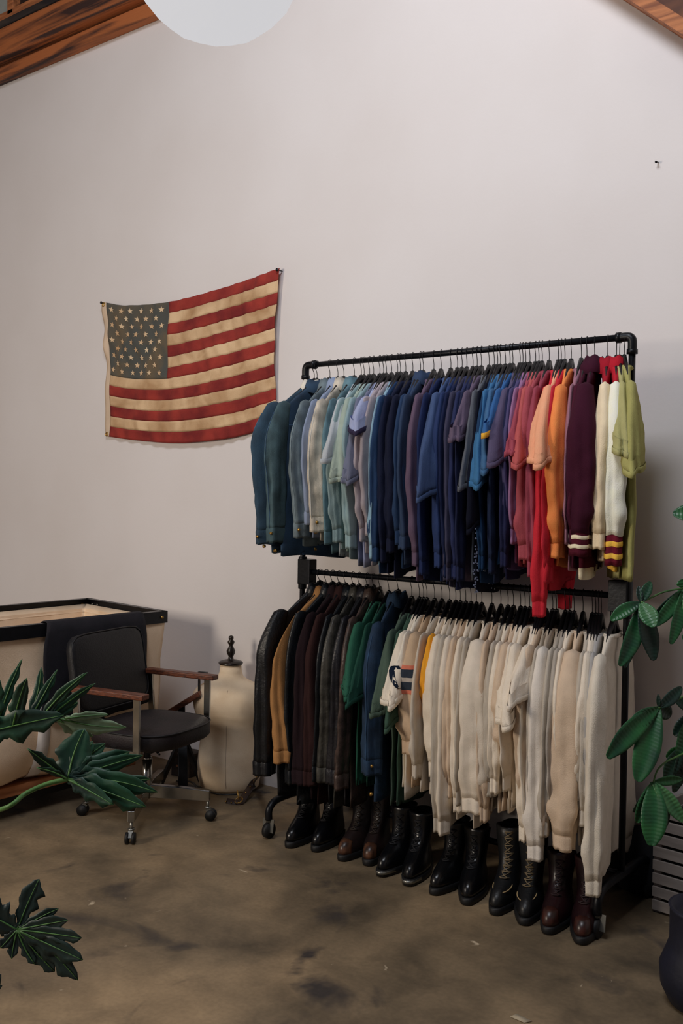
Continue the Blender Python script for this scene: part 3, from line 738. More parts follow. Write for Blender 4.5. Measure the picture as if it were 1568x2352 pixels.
# navy curved print lying on the cream sleeve
from mathutils.bvhtree import BVHTree
bpy.context.view_layer.update()
sl_ = [c for c in LET.children if c.name.startswith('sleeve')][0]
bv = BVHTree.FromPolygons([sl_.matrix_world@v.co for v in sl_.data.vertices], [tuple(p.vertices) for p in sl_.data.polygons])
inv = sl_.matrix_world.inverted(); rows = []
for (x_, y_), w_ in zip([(916, 1536), (911, 1529), (903, 1530), (899, 1540), (900, 1553), (904, 1566), (910, 1576), (916, 1582)], (4, 5, 6, 6.5, 6.5, 6, 5, 4)):
    row = []
    for q in (-1, 0, 1):
        d_ = ray(x_+q*w_, y_); hit = bv.ray_cast(CO, d_.normalized())[0]
        if hit is None: row = None; break
        row.append(inv@(hit-d_.normalized()*.003))
    if row: rows.append(row)
if len(rows) > 2:
    o = MB().loft(rows, close=False).build('print', cloth((20, 34, 58)), sl_, solid=.001, fix=False); o['label'] = 'navy curved print'

# ------------------------------------------------------------ boots
def make_boot(kind, leather, solem, side):
    t = thing('boot', (0, 0, 0), 'x', 'boot')
    n = 32
    def outline(z, heel, toe, b):
        pts = []
        for j in range(n):
            a = 2*pi*j/n; c, s = cos(a), sin(a)
            ln = (toe if s < 0 else heel)
            y = ln*abs(s)*(1 if s > 0 else -1)
            # egg: ball of the foot wider than heel
            u = -y/toe if s < 0 else 0
            bb = 1.12*b*(1+.20*sin(min(1, u*1.2)*pi) if s < 0 else .9)
            x = bb*(abs(c)**.75)*(1 if c > 0 else -1)
            pts.append((x+side*.006*u, y, z))
        return pts
    up_ = MB(); H = {'tall': .30, 'high': .25, 'low': .17}[kind[0]]
    prof = [(.028, .060, .222, .041), (.045, .062, .226, .0425), (.062, .061, .221, .041), (.078, .060, .206, .038), (.09, .058, .180, .0355), (.103, .056, .145, .034), (.12, .055, .112, .0335), (.14, .054, .088, .034), (.165, .054, .072, .036), (.20, .057, .066, .040), (.24, .062, .066, .044), (.25, .063, .066, .045), (.29, .066, .068, .047)]
    rings = [outline(z, h, to, b) for z, h, to, b in prof if z <= H+.001]
    last = rings[-1]; rings += [[(x*.86, y*.88, z+.004) for x, y, z in last], [(x*.84, y*.86, z-.05) for x, y, z in last]]
    up_.loft(rings, cap0=True, cap1=True); uo = up_.build('upper', leather, t)
    so = MB(); so.loft([outline(0.002, .066, .228, .043), outline(.006, .068, .232, .0455), outline(.026, .068, .233, .0455), outline(.030, .064, .228, .042)], cap0=True, cap1=True)
    s_ = so.build('sole', solem, t)
    # laces and eyelets
    la = MB()
    zs = [(.112, .128), (.128, .102), (.145, .086), (.165, .0735), (.19, .069), (.22, .068), (.25, .069), (.275, .07)]
    zs = [q for q in zs if q[0] < H-.01]
    for i, (z, y) in enumerate(zs):
        la.tube([(-.020, -y+.012, z), (-.008, -y-.004, z+.002), (.008, -y-.004, z+.004), (.020, -y+.012, z+.002)], .0024, 6)
        if i+1 < len(zs):
            z2, y2 = zs[i+1]; la.tube([(-.018, -y+.008, z), (0, -(y+y2)/2-.004, (z+z2)/2), (.018, -y2+.008, z2)], .0022, 6)
            la.tube([(.018, -y+.008, z), (0, -(y+y2)/2-.004, (z+z2)/2), (-.018, -y2+.008, z2)], .0022, 6)
    la.build('laces', mat('lace_'+kind[1], kind[2], .8), t)
    if kind[1] == 'plate':
        pl = MB(); r = outline(.034, .068, .236, .046)
        seg = [p for p in r if p[1] < -.165]
        seg.sort(key=lambda p: p[0])
        pl.loft([[(x, y, .014) for x, y, z in seg], [(x, y, .027) for x, y, z in seg]], close=False)
        o = pl.build('toe_plate', steel, t, solid=.002); o['label'] = 'shiny metal toe plate'
    if kind[1] == 'moc':
        pts = [(.036*cos(radians(a)), -.135-.055*sin(radians(a)), .086-.012*sin(radians(a))+.004) for a in range(-10, 191, 12)]
        o = MB().tube(pts, .0022, 6).build('toe_stitching', mat('pale_stitching', (170, 146, 104), .8), uo); o['label'] = 'pale stitched seam round the toe'
    if kind[1] in ('cap', 'ox'):
        cap = MB(); rr_ = []
        for z, h, to, b in prof[:6]:
            r = [p for p in outline(z, h+.001, to+.0015, b+.001) if p[1] < -.172]
            if len(r) >= 3:
                r.sort(key=lambda p: p[0]); e = 14; q = []
                for i in range(e):
                    f_ = i*(len(r)-1)/(e-1); a_ = int(min(len(r)-2, f_)); f_ -= a_; q.append(Vector(r[a_]).lerp(Vector(r[a_+1]), f_))
                rr_.append(q)
        cap.loft(rr_, close=False); o = cap.build('toe_cap', mat('toe_'+kind[1], (112, 74, 52) if kind[1] == 'cap' else (74, 36, 28), .35, c2=(40, 26, 24), nscale=20), uo, solid=.0015); o['label'] = 'lighter toe cap'  # thin shell over the toe, coloured lighter than the upper
    return t
lb = mat('black_boot_leather', (10, 11, 15), .28, c2=(6, 7, 10), nscale=14, bump=.2, bscale=60)
lbr = mat('brown_boot_leather', (36, 23, 21), .42, c2=(16, 13, 16), nscale=7, bump=.3, bscale=60, k=1.1)
lox = mat('oxblood_boot_leather', (40, 18, 20), .32, c2=(20, 10, 14), nscale=8, bump=.25, bscale=60, k=1.1)
lmo = mat('green_black_boot_leather', (20, 22, 24), .42, c2=(12, 13, 17), nscale=9, bump=.3, bscale=70)
BT = [('black leather lace-up boot', ('tall', 'plain', (24, 24, 30)), lb, (667, 1948), (722, 1956), 'beside the left caster of the rack'),
      ('dark brown lace-up boot with tan toe', ('tall', 'cap', (50, 40, 34)), lbr, (788, 1978), (842, 1988), 'below the dark coats'),
      ('glossy black boot with metal toe plate', ('high', 'plate', (18, 18, 24)), lb, (878, 2014), (934, 2034), 'below the green shirts'),
      ('round-toed glossy black boot', ('high', 'plainb', (18, 18, 24)), lb, (1000, 2056), (1068, 2078), 'under the first cream sweatshirts'),
      ('black moc-toe boot with pale stitching', ('tall', 'moc', (120, 104, 78)), lmo, (1140, 2102), (1200, 2124), 'under the middle cream sweatshirts'),
      ('oxblood leather boot', ('high', 'ox', (40, 20, 22)), lox, (1262, 2146), (1330, 2168), 'at the right end of the rack')]
for bi, (w_, kd, lm, pa, pb, where) in enumerate(BT):
    for side, pp in ((-1, pa), (1, pb)):
        p = on(pp[0], pp[1], 2, 0)
        t = make_boot(kd, lm, rubber, side)
        rz = radians(14+random.uniform(-4, 4)+side*3)
        off = Vector((0, -.215, 0)); off.rotate(Matrix.Rotation(rz, 3, 'Z'))
        t.location = Vector((p.x, p.y, 0))-off; t.rotation_euler = (0, 0, rz)
        tag(t, '%s, %s of its pair, %s' % (w_, 'left' if side < 0 else 'right', where), 'boot', 'boots lined up under the rack')

# ------------------------------------------------------------ office chair
CC = Vector((-3.745, -.79, 0)); TH = radians(12)
ch = thing('office_chair', CC, 'black padded swivel office chair with wooden armrests and chrome base', 'chair', None, 0)
Rz = Matrix.Rotation(TH, 3, 'Z')
def cl(x, y, z): return Rz@Vector((x, y, z))      # x forward, y to the chair's left
SO = Vector((0, 0, 0))                       # seat offset from the column
def cs(x, y, z): return cl(x, y, z)+SO
leg_dirs = [Vector((-.27, -.18, 0)), Vector((.27, .18, 0)), Vector((.235, -.30, 0)), Vector((-.20, .27, 0))]
for d in leg_dirs:
    L_ = d.length; dn = d.normalized(); sd = Vector((-dn.y, dn.x, 0))
    rings = []
    for t_, h, z in ((.03, .032, .135), (.5, .030, .130), (.97, .026, .122)):
        c = dn*L_*t_+Vector((0, 0, z)); rings.append([c+sd*.016+Vector((0, 0, h)), c-sd*.016+Vector((0, 0, h)), c-sd*.016-Vector((0, 0, h)), c+sd*.016-Vector((0, 0, h))])
    k = MB(); k.loft(rings, True, True, True, smooth=False); lo = k.build('leg', chrome, ch, bevel=.003)
    k = MB(); e = dn*L_*.94; k.tube([e+Vector((0, 0, .10)), e+Vector((0, 0, .052))], .008, 12); k.tube([e+Vector((0, 0, .066)), e+Vector((0, 0, .060))], .016, 14)
    wdir = Vector((sd.x, sd.y, 0)); k.beam(e+Vector((0, 0, .058)), e+dn*.02+Vector((0, 0, .026)), .022, .022)
    ca = k.build('caster', steel, lo)
    k = MB()
    for s in (-1, 1): k.tube([e+dn*.016+sd*(s*.008)+Vector((0, 0, .027)), e+dn*.016+sd*(s*.022)+Vector((0, 0, .027))], .026, 18)
    k.build('caster_wheel', rubber, ca)
k = MB(); k.tube([(0, 0, .10), (0, 0, .29)], .026, 18); k.tube([(0, 0, .29), (0, 0, .30)], .022, 18); k.build('column', chrome, ch)
k = MB(); k.tube([(0, 0, .29), (0, 0, .37)], .017, 16); c = cs(0, 0, .385); k.box((c.x, c.y, c.z), (.24, .2, .035), Rz); k.box((.02, .0, .355), (.07, .07, .05), Rz)
k.build('seat_mount', black_metal, ch, bevel=.004)
def cushion(name, cen, R, dx, dy, dz, m, crown=.02, p=3.2, parent=ch, piping=True):
    k = MB(); n = 44; rings = []
    prof = [(-.5, .86), (-.46, .95), (-.3, 1), (.25, 1), (.40, .985), (.48, .95), (.5, .9)]
    def ring(h, q):
        out = []
        for j in range(n):
            a = 2*pi*j/n; c, s = cos(a), sin(a); rr_ = (abs(c)**p+abs(s)**p)**(-1/p)
            out.append(Vector(cen)+R@Vector((dx/2*q*c*rr_, dy/2*q*s*rr_, dz*h)))
        return out
    for h, q in prof: rings.append(ring(h, q))
    for q in (.75, .5, .25, .02): rings.append([v+R@Vector((0, 0, crown*(1-q*q))) for v in ring(.5, q)])
    k.loft(rings, True, True, True); o = k.build(name, m, parent)
    if piping:
        for h in (.42,):
            r = ring(h, 1.0); MB().tube(r+[r[0]], .004, 6, False).build('piping', vinyl, o)
    return o
cushion('seat', cs(.025, 0, .435), Rz, .49, .53, .085, seatvinyl, .018)
RB = Rz@Matrix.Rotation(radians(80), 3, 'Y')       # back cushion leaning slightly
bc = cs(-.245, 0, .715)
cushion('backrest', bc, RB, .38, .545, .05, vinyl, .012, 7.0)
ob_ = bpy.data.objects
k = MB(); a0 = cs(-.20, 0, .39); a1 = cs(-.30, 0, .46); a2 = cs(-.315, 0, .64)
k.beam(a0, a1, .05, .012, (0, 0, 1)); k.beam(a1, a2, .05, .012, Rz@Vector((1, 0, 0))); k.build('back_support', black_metal, ch, bevel=.003)
for s in (-1, 1):
    k = MB(); y = s*.288
    k.beam(cs(.155, y, .385), cs(.155, y, .652), .034, .014, Rz@Vector((0, 1, 0)))
    k.beam(cs(-.185, y, .385), cs(-.205, y, .652), .034, .014, Rz@Vector((0, 1, 0)))
    k.beam(cs(.162, y, .392), cs(-.192, y, .392), .014, .034)
    k.beam(cs(0, y, .40), cs(0, 0, .392), .03, .012)
    k.build('arm_frame', chrome, ch, bevel=.002)
    k = MB(); k.beam(cs(.205, y, .664), cs(-.225, y, .664), .055, .026); o = k.build('armrest', armwood, ch, bevel=.006); o['label'] = 'wooden armrest'
MB().tube([cs(.10, -.12, .40), cs(.22, -.2, .385)], .005, 8).build('lever', black_metal, ch)
# a glint and a strap on the seat
sp = cs(.06, -.13, .502); tag(MB().box(sp, (.035, .010, .006), Rz).build('glint', mat('pale_blue_glint', (190, 225, 245), .3), bevel=.002), 'tiny pale blue glint shaped as a sliver on the chair seat', 'glint')  # glint of light on the seat, built as a small pale piece
k = MB(); q = cs(-.04, .13, .506)
for i in range(7): 
    a = Vector((random.uniform(-.05, .05), random.uniform(-.03, .03), random.uniform(0, .006)))
    k.tube([q+a, q+a+Vector((random.uniform(-.04, .04), random.uniform(-.03, .03), .006))], .003, 6)
tag(k.build('strap', mat('grey_strap', (92, 108, 104), .5)), 'crumpled grey-green strap lying at the back of the chair seat', 'strap')

# ------------------------------------------------------------ dress form
fp = on(497, 1822, 2, 0)+Vector((-.02, .115, 0))
DF = thing('dress_form', fp, 'beige linen dress form torso with dark turned finial beside the chair', 'mannequin', None, radians(35))
k = MB(); n = 40; rings = []
prof = [(.0, .118, .085), (.02, .134, .098), (.08, .142, .104), (.16, .146, .108), (.24, .140, .102), (.32, .132, .094), (.38, .134, .096), (.45, .152, .108), (.50, .164, .116), (.56, .172, .112), (.60, .168, .098), (.635, .148, .082), (.66, .115, .068), (.68, .080, .058), (.70, .058, .052), (.73, .050, .048), (.775, .048, .047)]
for z, a_, b_ in prof:
    a_ *= 1.2; b_ *= 1.15; z *= .87
    rings.append([(a_*cos(2*pi*j/n), b_*sin(2*pi*j/n)-(.012 if .42 < z < .56 else 0)*max(0, -sin(2*pi*j/n))*abs(cos(2*pi*j/n)), z) for j in range(n)])
k.loft(rings, True, True, True); fo_ = k.build('torso', linen, DF)
MB().tube([(0, -.119, .03), (0, -.125, .14), (0, -.108, .28), (0, -.124, .43), (0, -.100, .55)], .0012, 6).build('seam', mat('seam_tan', (170, 144, 116), .9), fo_)
MB().lathe([(r_*1.08, .674+(z_-.775)*.98) for r_, z_ in [(.01, .775), (.058, .776), (.062, .784), (.056, .792), (.035, .799), (.014, .804), (.012, .82), (.02, .835), (.022, .85), (.014, .868), (.009, .880), (.016, .892), (.018, .90), (.010, .912), (.013, .920), (.012, .930), (.003, .936)]], n=28).build('finial', mat('dark_turned_wood', (44, 34, 26), .3, c2=(24, 20, 20), nscale=10), DF)
tag(MB().tube(smooth_path([on(*q, 2, 0)+Vector((0, 0, .004)) for q in ((405, 1795), (440, 1798), (460, 1815), (505, 1826), (545, 1826))], 6), .004, 8).build('power_cord', black_plastic), 'thin black cord on the floor along the dress form base', 'cord')

# ------------------------------------------------------------ black stand with slanted board behind the chair
bs = on(400, 1828, 2, 0)+Vector((-.05, .10, 0))
ST = thing('work_stand', bs, 'black iron stand with slanted wooden board behind the office chair', 'stand', None, radians(20))
k = MB()
for a_ in (0, 120, 240):
    d = Vector((cos(radians(a_-60)), sin(radians(a_-60)), 0)); k.beam(Vector((0, 0, .30)), d*.13+Vector((0, 0, .012)), .05, .016, d.cross(Vector((0, 0, 1))).cross(d)+Vector((0, 0, .01)))
k.build('legs', black_metal, ST, bevel=.003)
MB().tube([(0, 0, .24), (-.01, 0, .46)], .02, 12).build('post', black_metal, ST)
k = MB(); k.beam((-.07, .0, .42), (.10, .02, .53), .085, .03); o = k.build('board', armwood, ST, bevel=.006); o['label'] = 'worn wooden board'
k = MB(); k.beam((.085, .02, .53), (.085, .02, .635), .010, .010, (0, 1, 0)); k.box((.105, .02, .637), (.05, .02, .01)); k.build('bracket', black_metal, ST)
# small tool box behind
tb = on(430, 1778, 2, 0); tb.y = min(tb.y, -.09)
TB = thing('wooden_box', tb, 'small dark wooden box on the floor between stand and dress form', 'box', None, radians(8))
dw = mat('dark_box_wood', (62, 50, 42), .7, c2=(38, 32, 30), nscale=6, stretch=(1, 6, 6))
k = MB(); k.box((0, 0, .055), (.13, .13, .11)); k.build('case', dw, TB, bevel=.004)
MB().box((0, 0, .12), (.136, .136, .018)).build('lid', dw, TB, bevel=.003)
MB().box((.0, -.069, .06), (.05, .006, .012)).build('handle', mat('tan_leather', (150, 100, 70), .6), TB, bevel=.002)

# ------------------------------------------------------------ canvas cart
HC = .95
B0 = on(384, 1404, 2, HC); A0 = on(204, 1374, 2, HC)
if A0.y > -.06: A0.y = -.06
Wd = B0-A0; sdn = Vector((Wd.y, -Wd.x, 0)).normalized()*1.0
sdn = Vector((-.015, -1, 0)).normalized()
CL = 1.55
cc = (A0+B0)/2+sdn*CL/2; cc.z = 0
CT = thing('canvas_cart', cc, 'large tan canvas laundry cart with black steel rim on wooden base', 'cart')
corners = [A0-cc, B0-cc, B0-cc+sdn*CL, A0-cc+sdn*CL]
for i in range(4):
    a, b_ = corners[i].copy(), corners[(i+1) % 4].copy(); a.z = b_.z = HC-.03
    k = MB(); k.beam(a, b_, .006, .062)
    inn = (Vector((0, 0, HC-.03))-(a+b_)/2); inn.z = 0; inn.normalize()
    a2, b2 = a+inn*.018, b_+inn*.018; a2.z = b2.z = HC+.0; k.beam(a2, b2, .036, .006)
    ro = k.build('rim_rail', black_metal, CT)
    L_ = (b_-a).length; dn = (b_-a).normalized()
    for q in ([.05, .11, L_-.11, L_-.05] if i in (0, 2) else [.04, .5, .56, L_-.05]):
        p = a+dn*q; MB().tube([p-inn*.002, p-inn*.009], .008, 10).tube([p+inn*.003, p+inn*.010], .008, 10).build('bolt', brass if i % 2 else steel, ro)
# canvas bag: open box with sagging sides
k = MB(); n_side = 60
def bagring(z, inset, bulge):
    out = []
    cs4 = [c.copy() for c in corners]
    for i in range(4):
        a, b_ = cs4[i], cs4[(i+1) % 4]
        for j in range(n_side):
            t = j/n_side; p = a.lerp(b_, t); p.z = 0
            nx = Vector((-(b_-a).y, (b_-a).x, 0)).normalized()
            if nx.dot(p-(cs4[0]+cs4[2])/2) < 0: nx = -nx
            ins = inset
            tt_ = t if i == 1 else (1-t if i == 3 else 1)
            u_ = max(0, min(1, (tt_-.345)/.05)); bl = bulge*(1-(1-u_)**2)**.5 if i in (1, 3) else bulge*.2*sin(pi*t)
            p = p-(p-Vector(((cs4[0]+cs4[2])/2).xy.to_3d())).normalized()*ins*1.2+nx*bl
            wv = .010*sin(17*t+i+6*z)+.008*sin(31*t-8*z+2*i)
            p = p+nx*wv*min(1, (HC-z)*3)
            out.append(Vector((p.x, p.y, z+.006*sin(20*t+i*2)*(z < .3))))
    return out
rings = [bagring(HC-.075, .05, 0), bagring(HC-.03, .03, 0), bagring(HC-.06, .012, 0)]
for z, ins, bl in ((.86, .014, 0), (.78, .02, .004), (.70, .026, .008), (.64, .03, .012), (.61, .032, .03), (.58, .032, .05), (.53, .034, .066), (.46, .036, .072), (.36, .04, .07), (.27, .05, .055), (.21, .07, .03), (.18, .10, .01)):
    rings.append(bagring(z, ins, bl))
inner = [bagring(HC-.055, .045, 0), bagring(.7, .07, 0), bagring(.5, .09, 0), bagring(.26, .14, 0)]
k.loft(rings, True, False, True); k.loft(inner, True, False, True)
bag = k.build('canvas_bag', canvas, CT)
# white strap down the side
sv = []
for r in rings[6:]:
    a = r[n_side+int(n_side*.50)]; b_ = r[n_side+int(n_side*.56)]
    o_ = Vector((.008, 0, 0)); sv.append([a+o_, b_+o_])
k = MB(); k.loft(sv, close=False); o = k.build('strap', mat('white_webbing', (232, 226, 220), .9, k=1.15), bag, solid=.004); o['label'] = 'white webbing strap'
k = MB(); hw = Wd.length/2-.07
basewood = mat('base_wood', (186, 122, 78), .7, c2=(140, 84, 50), nscale=5, stretch=(5, .7, 5), ndist=.5)
k.box((0, -.05, .145), (hw*2, CL-.3, .05)); k.build('base', basewood, CT, bevel=.004)
k = MB(); k.box((0, -.05, .095), (hw*2-.10, CL-.45, .05)); k.build('under_frame', black_plastic, CT)
for sx_ in (-1, 1):
    for sy in (-1, 1):
        x, y = sx_*(hw-.06), sy*(CL/2-.3)-.05
        k = MB().tube([(x-.014, y, .036), (x+.014, y, .036)], .036, 18); k.build('caster_wheel', rubber, CT)
        MB().box((x, y, .065), (.05, .04, .03)).build('caster_plate', steel, CT)
# black cloth thrown over the right rail
def railpt(px): 
    py = 1404+(1444-1404)*(384-px)/384
    return on(px, py, 2, HC)
ya, yb = railpt(326), railpt(106)
k = MB(); rings = []
N = 26
for i in range(N+1):
    t = i/N; p = ya.lerp(yb, t); row = []
    fold = .007*sin(14*t)+.004*sin(31*t+1)
    drop = .46+.04*sin(3*t)
    row.append(Vector((p.x-.10+.02*sin(5*t), p.y, .74)))
    row.append(Vector((p.x-.055, p.y, .86))); row.append(Vector((p.x-.045, p.y, HC+.004))); row.append(Vector((p.x-.02, p.y, HC+.012))); row.append(Vector((p.x+.008, p.y, HC+.006)))
    for j in range(1, 13):
        q = j/12; row.append(Vector((p.x+.016+fold*(.4+q)+.03*q*q, p.y-(t-.3)*.10*q+.01*sin(7*q+3*t), HC-drop*q)))
    rings.append(row)
k.loft(rings, close=False)
tag(k.build('black_cloth', mat('black_wool', (30, 28, 36), .95, c2=(22, 22, 30), nscale=20, bump=.4, bscale=300), solid=.004), 'black cloth draped over the rim of the canvas cart', 'cloth')

# ------------------------------------------------------------ studded leather strap by the rack
pl = [on(592, 1585, 1, -.47), on(603, 1700, 1, -.50), on(600, 1770, 1, -.55)]
base = [on(585, 1795, 2, .07), on(566, 1822, 2, .03), on(548, 1845, 2, .006), on(520, 1842, 2, .006)]
SBp = smooth_path([on(640, 1700, 1, -.50), on(612, 1740, 1, -.54), on(598, 1775, 1, -.58)]+base, 8)
k = MB(); rows = []
for i, p in enumerate(SBp):
    tn = (SBp[min(i+1, len(SBp)-1)]-SBp[max(0, i-1)]).normalized(); sd = tn.cross(Vector((.4, -.7, .5))).normalized()*.020
    rows.append([p-sd, p, p+sd])
k.loft(rows, close=False)
BT_ = thing('leather_belt', (0, 0, 0), 'dark brown studded leather belt trailing from the rack onto the floor', 'belt')
k.build('belt_strap', mat('belt_leather', (58, 38, 30), .45, c2=(30, 22, 22), nscale=10), BT_, solid=.006)
k = MB(); q = SBp[-6]
for i in range(0, len(SBp), 4): k.tube([SBp[i]+Vector((0, -.004, .003)), SBp[i]+Vector((0, -.008, .006))], .004, 8)
k.build('studs', brass, BT_)
k = MB(); c = base[2]+Vector((0, 0, .016)); k.tube([c+Vector((.022*cos(a*pi/4), .018*sin(a*pi/4), .012*sin(a*pi/4))) for a in range(9)], .003, 6, False); k.tube([c, c+Vector((-.02, .01, .045))], .003, 6)
k.build('buckle', brass, BT_)

# ------------------------------------------------------------ philodendron
def lobe(k, a, b_, w, side, seed, nrm_, wave=.16, mi=0, curl=.0, wide=.45):
    """tapered wavy lobe from a to b"""
    rnd = random.Random(seed); N = 16; A = Vector(a); B = Vector(b_); d = B-A; sd = nrm_.cross(d).normalized(); rows = []
    ph = rnd.uniform(0, 6); bend = rnd.uniform(-.06, .06)
    for i in range(N+1):
        t = i/N; c = A+d*t+sd*d.length*bend*sin(pi*t)+nrm_*(curl*d.length*t*t)
        ww = w*(sin(min(1, t/wide)*pi/2)**.8 if t < wide else cos((t-wide)/(1-wide)*pi/2)**.75)*(1+wave*sin(24*t+ph)) + .0006
        ww = max(ww, w*.35 if t < .2 else .0006)
        wl = ww*(1+wave*sin(19*t+ph)); wr = ww*(1+wave*sin(21*t-ph))
        rows.append([c+sd*wl+nrm_*(.10*wl*sin(9*t+ph)+.12*wl), c+sd*wl*.5+nrm_*.04*wl, c-nrm_*.06*ww, c-sd*wr*.5+nrm_*.04*wr, c-sd*wr+nrm_*(.10*wr*sin(8*t)+.12*wr)])
    k.loft(rows, close=False, mi=mi)
    return [A+d*t+sd*d.length*bend*sin(pi*t)+nrm_*(curl*d.length*t*t) for t in [q/8 for q in range(9)]]
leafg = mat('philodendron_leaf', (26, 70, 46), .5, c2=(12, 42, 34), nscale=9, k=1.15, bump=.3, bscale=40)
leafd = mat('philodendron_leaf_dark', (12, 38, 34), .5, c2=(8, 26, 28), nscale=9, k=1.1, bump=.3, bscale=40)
leafp = mat('painted_backlit_lobe', (150, 172, 140), .4, c2=(92, 124, 92), nscale=16, bump=.3, bscale=40)  # light through the thin lobe is put into this paler colour
rib_ = mat('leaf_rib', (84, 128, 62), .5, c2=(58, 100, 50))
PH = thing('potted_philodendron', (0, 0, 0), 'split-leaf philodendron with frilled green leaves reaching in from the left edge', 'plant')
def leaf(name, joint, Z, spine, lobes, m, seed, wide=.45, tilt=(0, 0), ribs=True):
    J = deep(joint[0], joint[1], Z); nn = -fw
    nn = (nn+rt*tilt[0]+up*tilt[1]).normalized()
    k = MB(); kr = MB(); i = 0
    for (sx_, sy), (tx, ty), w, dz in lobes:
        a = deep(sx_, sy, Z); b_ = deep(tx, ty, Z+dz); s = lobe(k, a, b_, w, 1, seed+i, nn, wave=.17, curl=.06, wide=wide); i += 1
        if ribs: kr.tube([q+nn*.002 for q in s], [.0022*(1-q/9)+.0005 for q in range(9)], 5)
    o = k.build(name, m, PH, solid=.0014, fix=False)
    if ribs: kr.build('leaf_rib', rib_, o)
    return o
# upper frilled leaf: spine from (-60,1688) to (140,1645)
P1 = lambda t: (-60+200*t, 1688-44*t)
leaf('leaf', (-60, 1688), 2.5, None, [((-60, 1690), (150, 1640), .036, 0), (P1(.2), (2, 1560), .022, .0), (P1(.25), (54, 1512), .012, .03), (P1(.45), (64, 1556), .020, -.02), (P1(.6), (97, 1532), .013, .03), (P1(.62), (134, 1537), .012, .02),
      (P1(.75), (203, 1543), .013, -.02), (P1(.85), (221, 1568), .011, 0), (P1(.9), (180, 1612), .016, .02), (P1(.2), (80, 1672), .020, .03), (P1(0), (-30, 1600), .03, 0)], leafg, 11)
leaf('leaf', (130, 1645), 2.55, None, [((120, 1645), (292, 1668), .022, .03), ((130, 1650), (215, 1690), .018, .03), ((150, 1650), (250, 1640), .010, .02)], leafp, 31)['label'] = 'lobe of the upper leaf painted pale as if backlit'
# middle leaf
J2 = (156, 1790)
leaf('leaf', J2, 2.35, None, [(J2, (66, 1718), .014, -.03), (J2, (86, 1762), .007, -.03), (J2, (196, 1672), .040, .04), (J2, (214, 1700), .020, .05), (J2, (243, 1706), .028, .06), (J2, (300, 1724), .026, .05), (J2, (330, 1732), .020, .04),
      (J2, (346, 1786), .022, .02), (J2, (364, 1816), .024, .0), (J2, (338, 1850), .030, -.02), (J2, (262, 1846), .020, -.03), (J2, (270, 1780), .03, .02)], leafg, 51)
# bottom leaf
J3 = (40, 2135)
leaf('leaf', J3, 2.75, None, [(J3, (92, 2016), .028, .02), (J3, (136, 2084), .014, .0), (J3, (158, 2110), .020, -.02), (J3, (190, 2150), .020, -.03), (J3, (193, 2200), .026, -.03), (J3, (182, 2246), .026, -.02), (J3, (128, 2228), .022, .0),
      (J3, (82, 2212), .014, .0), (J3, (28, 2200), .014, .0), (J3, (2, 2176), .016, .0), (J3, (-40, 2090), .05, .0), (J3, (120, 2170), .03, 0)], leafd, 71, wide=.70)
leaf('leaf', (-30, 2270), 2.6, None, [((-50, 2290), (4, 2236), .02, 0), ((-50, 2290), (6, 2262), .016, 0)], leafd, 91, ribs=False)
base_p = on(-260, 2290, 2, 0)
pt = MB(); crown = base_p+Vector((0, 0, .42))
for path, r in (([(0, 1860, 2.33), (60, 1822, 2.34), (110, 1800, 2.35), (156, 1790, 2.35)], .0055), ([(-60, 1688, 2.5)], .005), ([(40, 2135, 2.75)], .005), ([(-50, 2290, 2.6)], .005)):
    w = [deep(*q) for q in path]
    st_ = crown+Vector((random.uniform(-.02, .02), random.uniform(-.02, .02), 0))
    mid = (st_+w[0])/2+Vector((0, 0, .06))
    pt.tube(smooth_path([st_, mid]+w, 8), r, 8)
pt.tube([base_p+Vector((0, 0, .26)), crown], .03, 10)
pt.build('petioles', rib_, PH)
MB().lathe([(.13, 0), (.15, .02), (.175, .27), (.185, .30), (.17, .30), (.155, .26), (.01, .26)], tuple(base_p), 28).build('pot', mat('clay_pot', (120, 78, 58), .8), PH)

# ------------------------------------------------------------ money tree on the right
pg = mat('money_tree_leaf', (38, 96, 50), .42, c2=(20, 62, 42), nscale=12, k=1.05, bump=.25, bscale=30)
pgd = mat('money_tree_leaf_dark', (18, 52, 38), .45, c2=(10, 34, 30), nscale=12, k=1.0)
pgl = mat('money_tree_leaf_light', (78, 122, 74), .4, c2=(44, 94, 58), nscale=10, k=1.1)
MT = thing('money_tree', (0, 0, 0), 'leafy green money tree with palmate leaves in navy planter at right edge', 'plant')
def leaflet(a, b_, w, nn, m, parent, seed):
    k = MB(); N = 60; A = Vector(a); B = Vector(b_); d = B-A; sd = nn.cross(d).normalized(); rows = []
    rnd = random.Random(seed); bend = rnd.uniform(-.05, .05)
    for i in range(N+1):
        t = i/N; c = A+d*t+sd*d.length*bend*sin(pi*t)+nn*(-.10*d.length*(t-.5)**2)
        ww = w*(sin(pi*min(1, .06+t*.90)**1.15)**.75) if t < 1 else .0006
        row = []
        for j in range(-3, 4):
            q = j/3; row.append(c+sd*ww*q+nn*(.32*ww*abs(q)+0.0017*sin(t*d.length*620-abs(q)*4)*abs(q)*(1.1-abs(q))*2*min(1, w/.02)))
        rows.append(row)
    k.loft(rows, close=False); o = k.build('leaflet', m, parent, solid=.0012, fix=False)
    return o
def cluster(cen, Z, tips, stem):
    c = deep(cen[0], cen[1], Z); k = MB()
    st_ = [deep(*q) for q in stem]
    k.tube(smooth_path([c]+st_, 6), .0028, 6); co = k.build('petiole', rib_, MT)
    for i, (tx, ty, w, dz, mm) in enumerate(tips):
        b_ = deep(tx, ty, Z+dz); nn = (-fw+rt*random.uniform(-.35, .35)+up*random.uniform(.0, .5)).normalized()
        leaflet(c, b_, w, nn, mm, co, int(tx+ty))
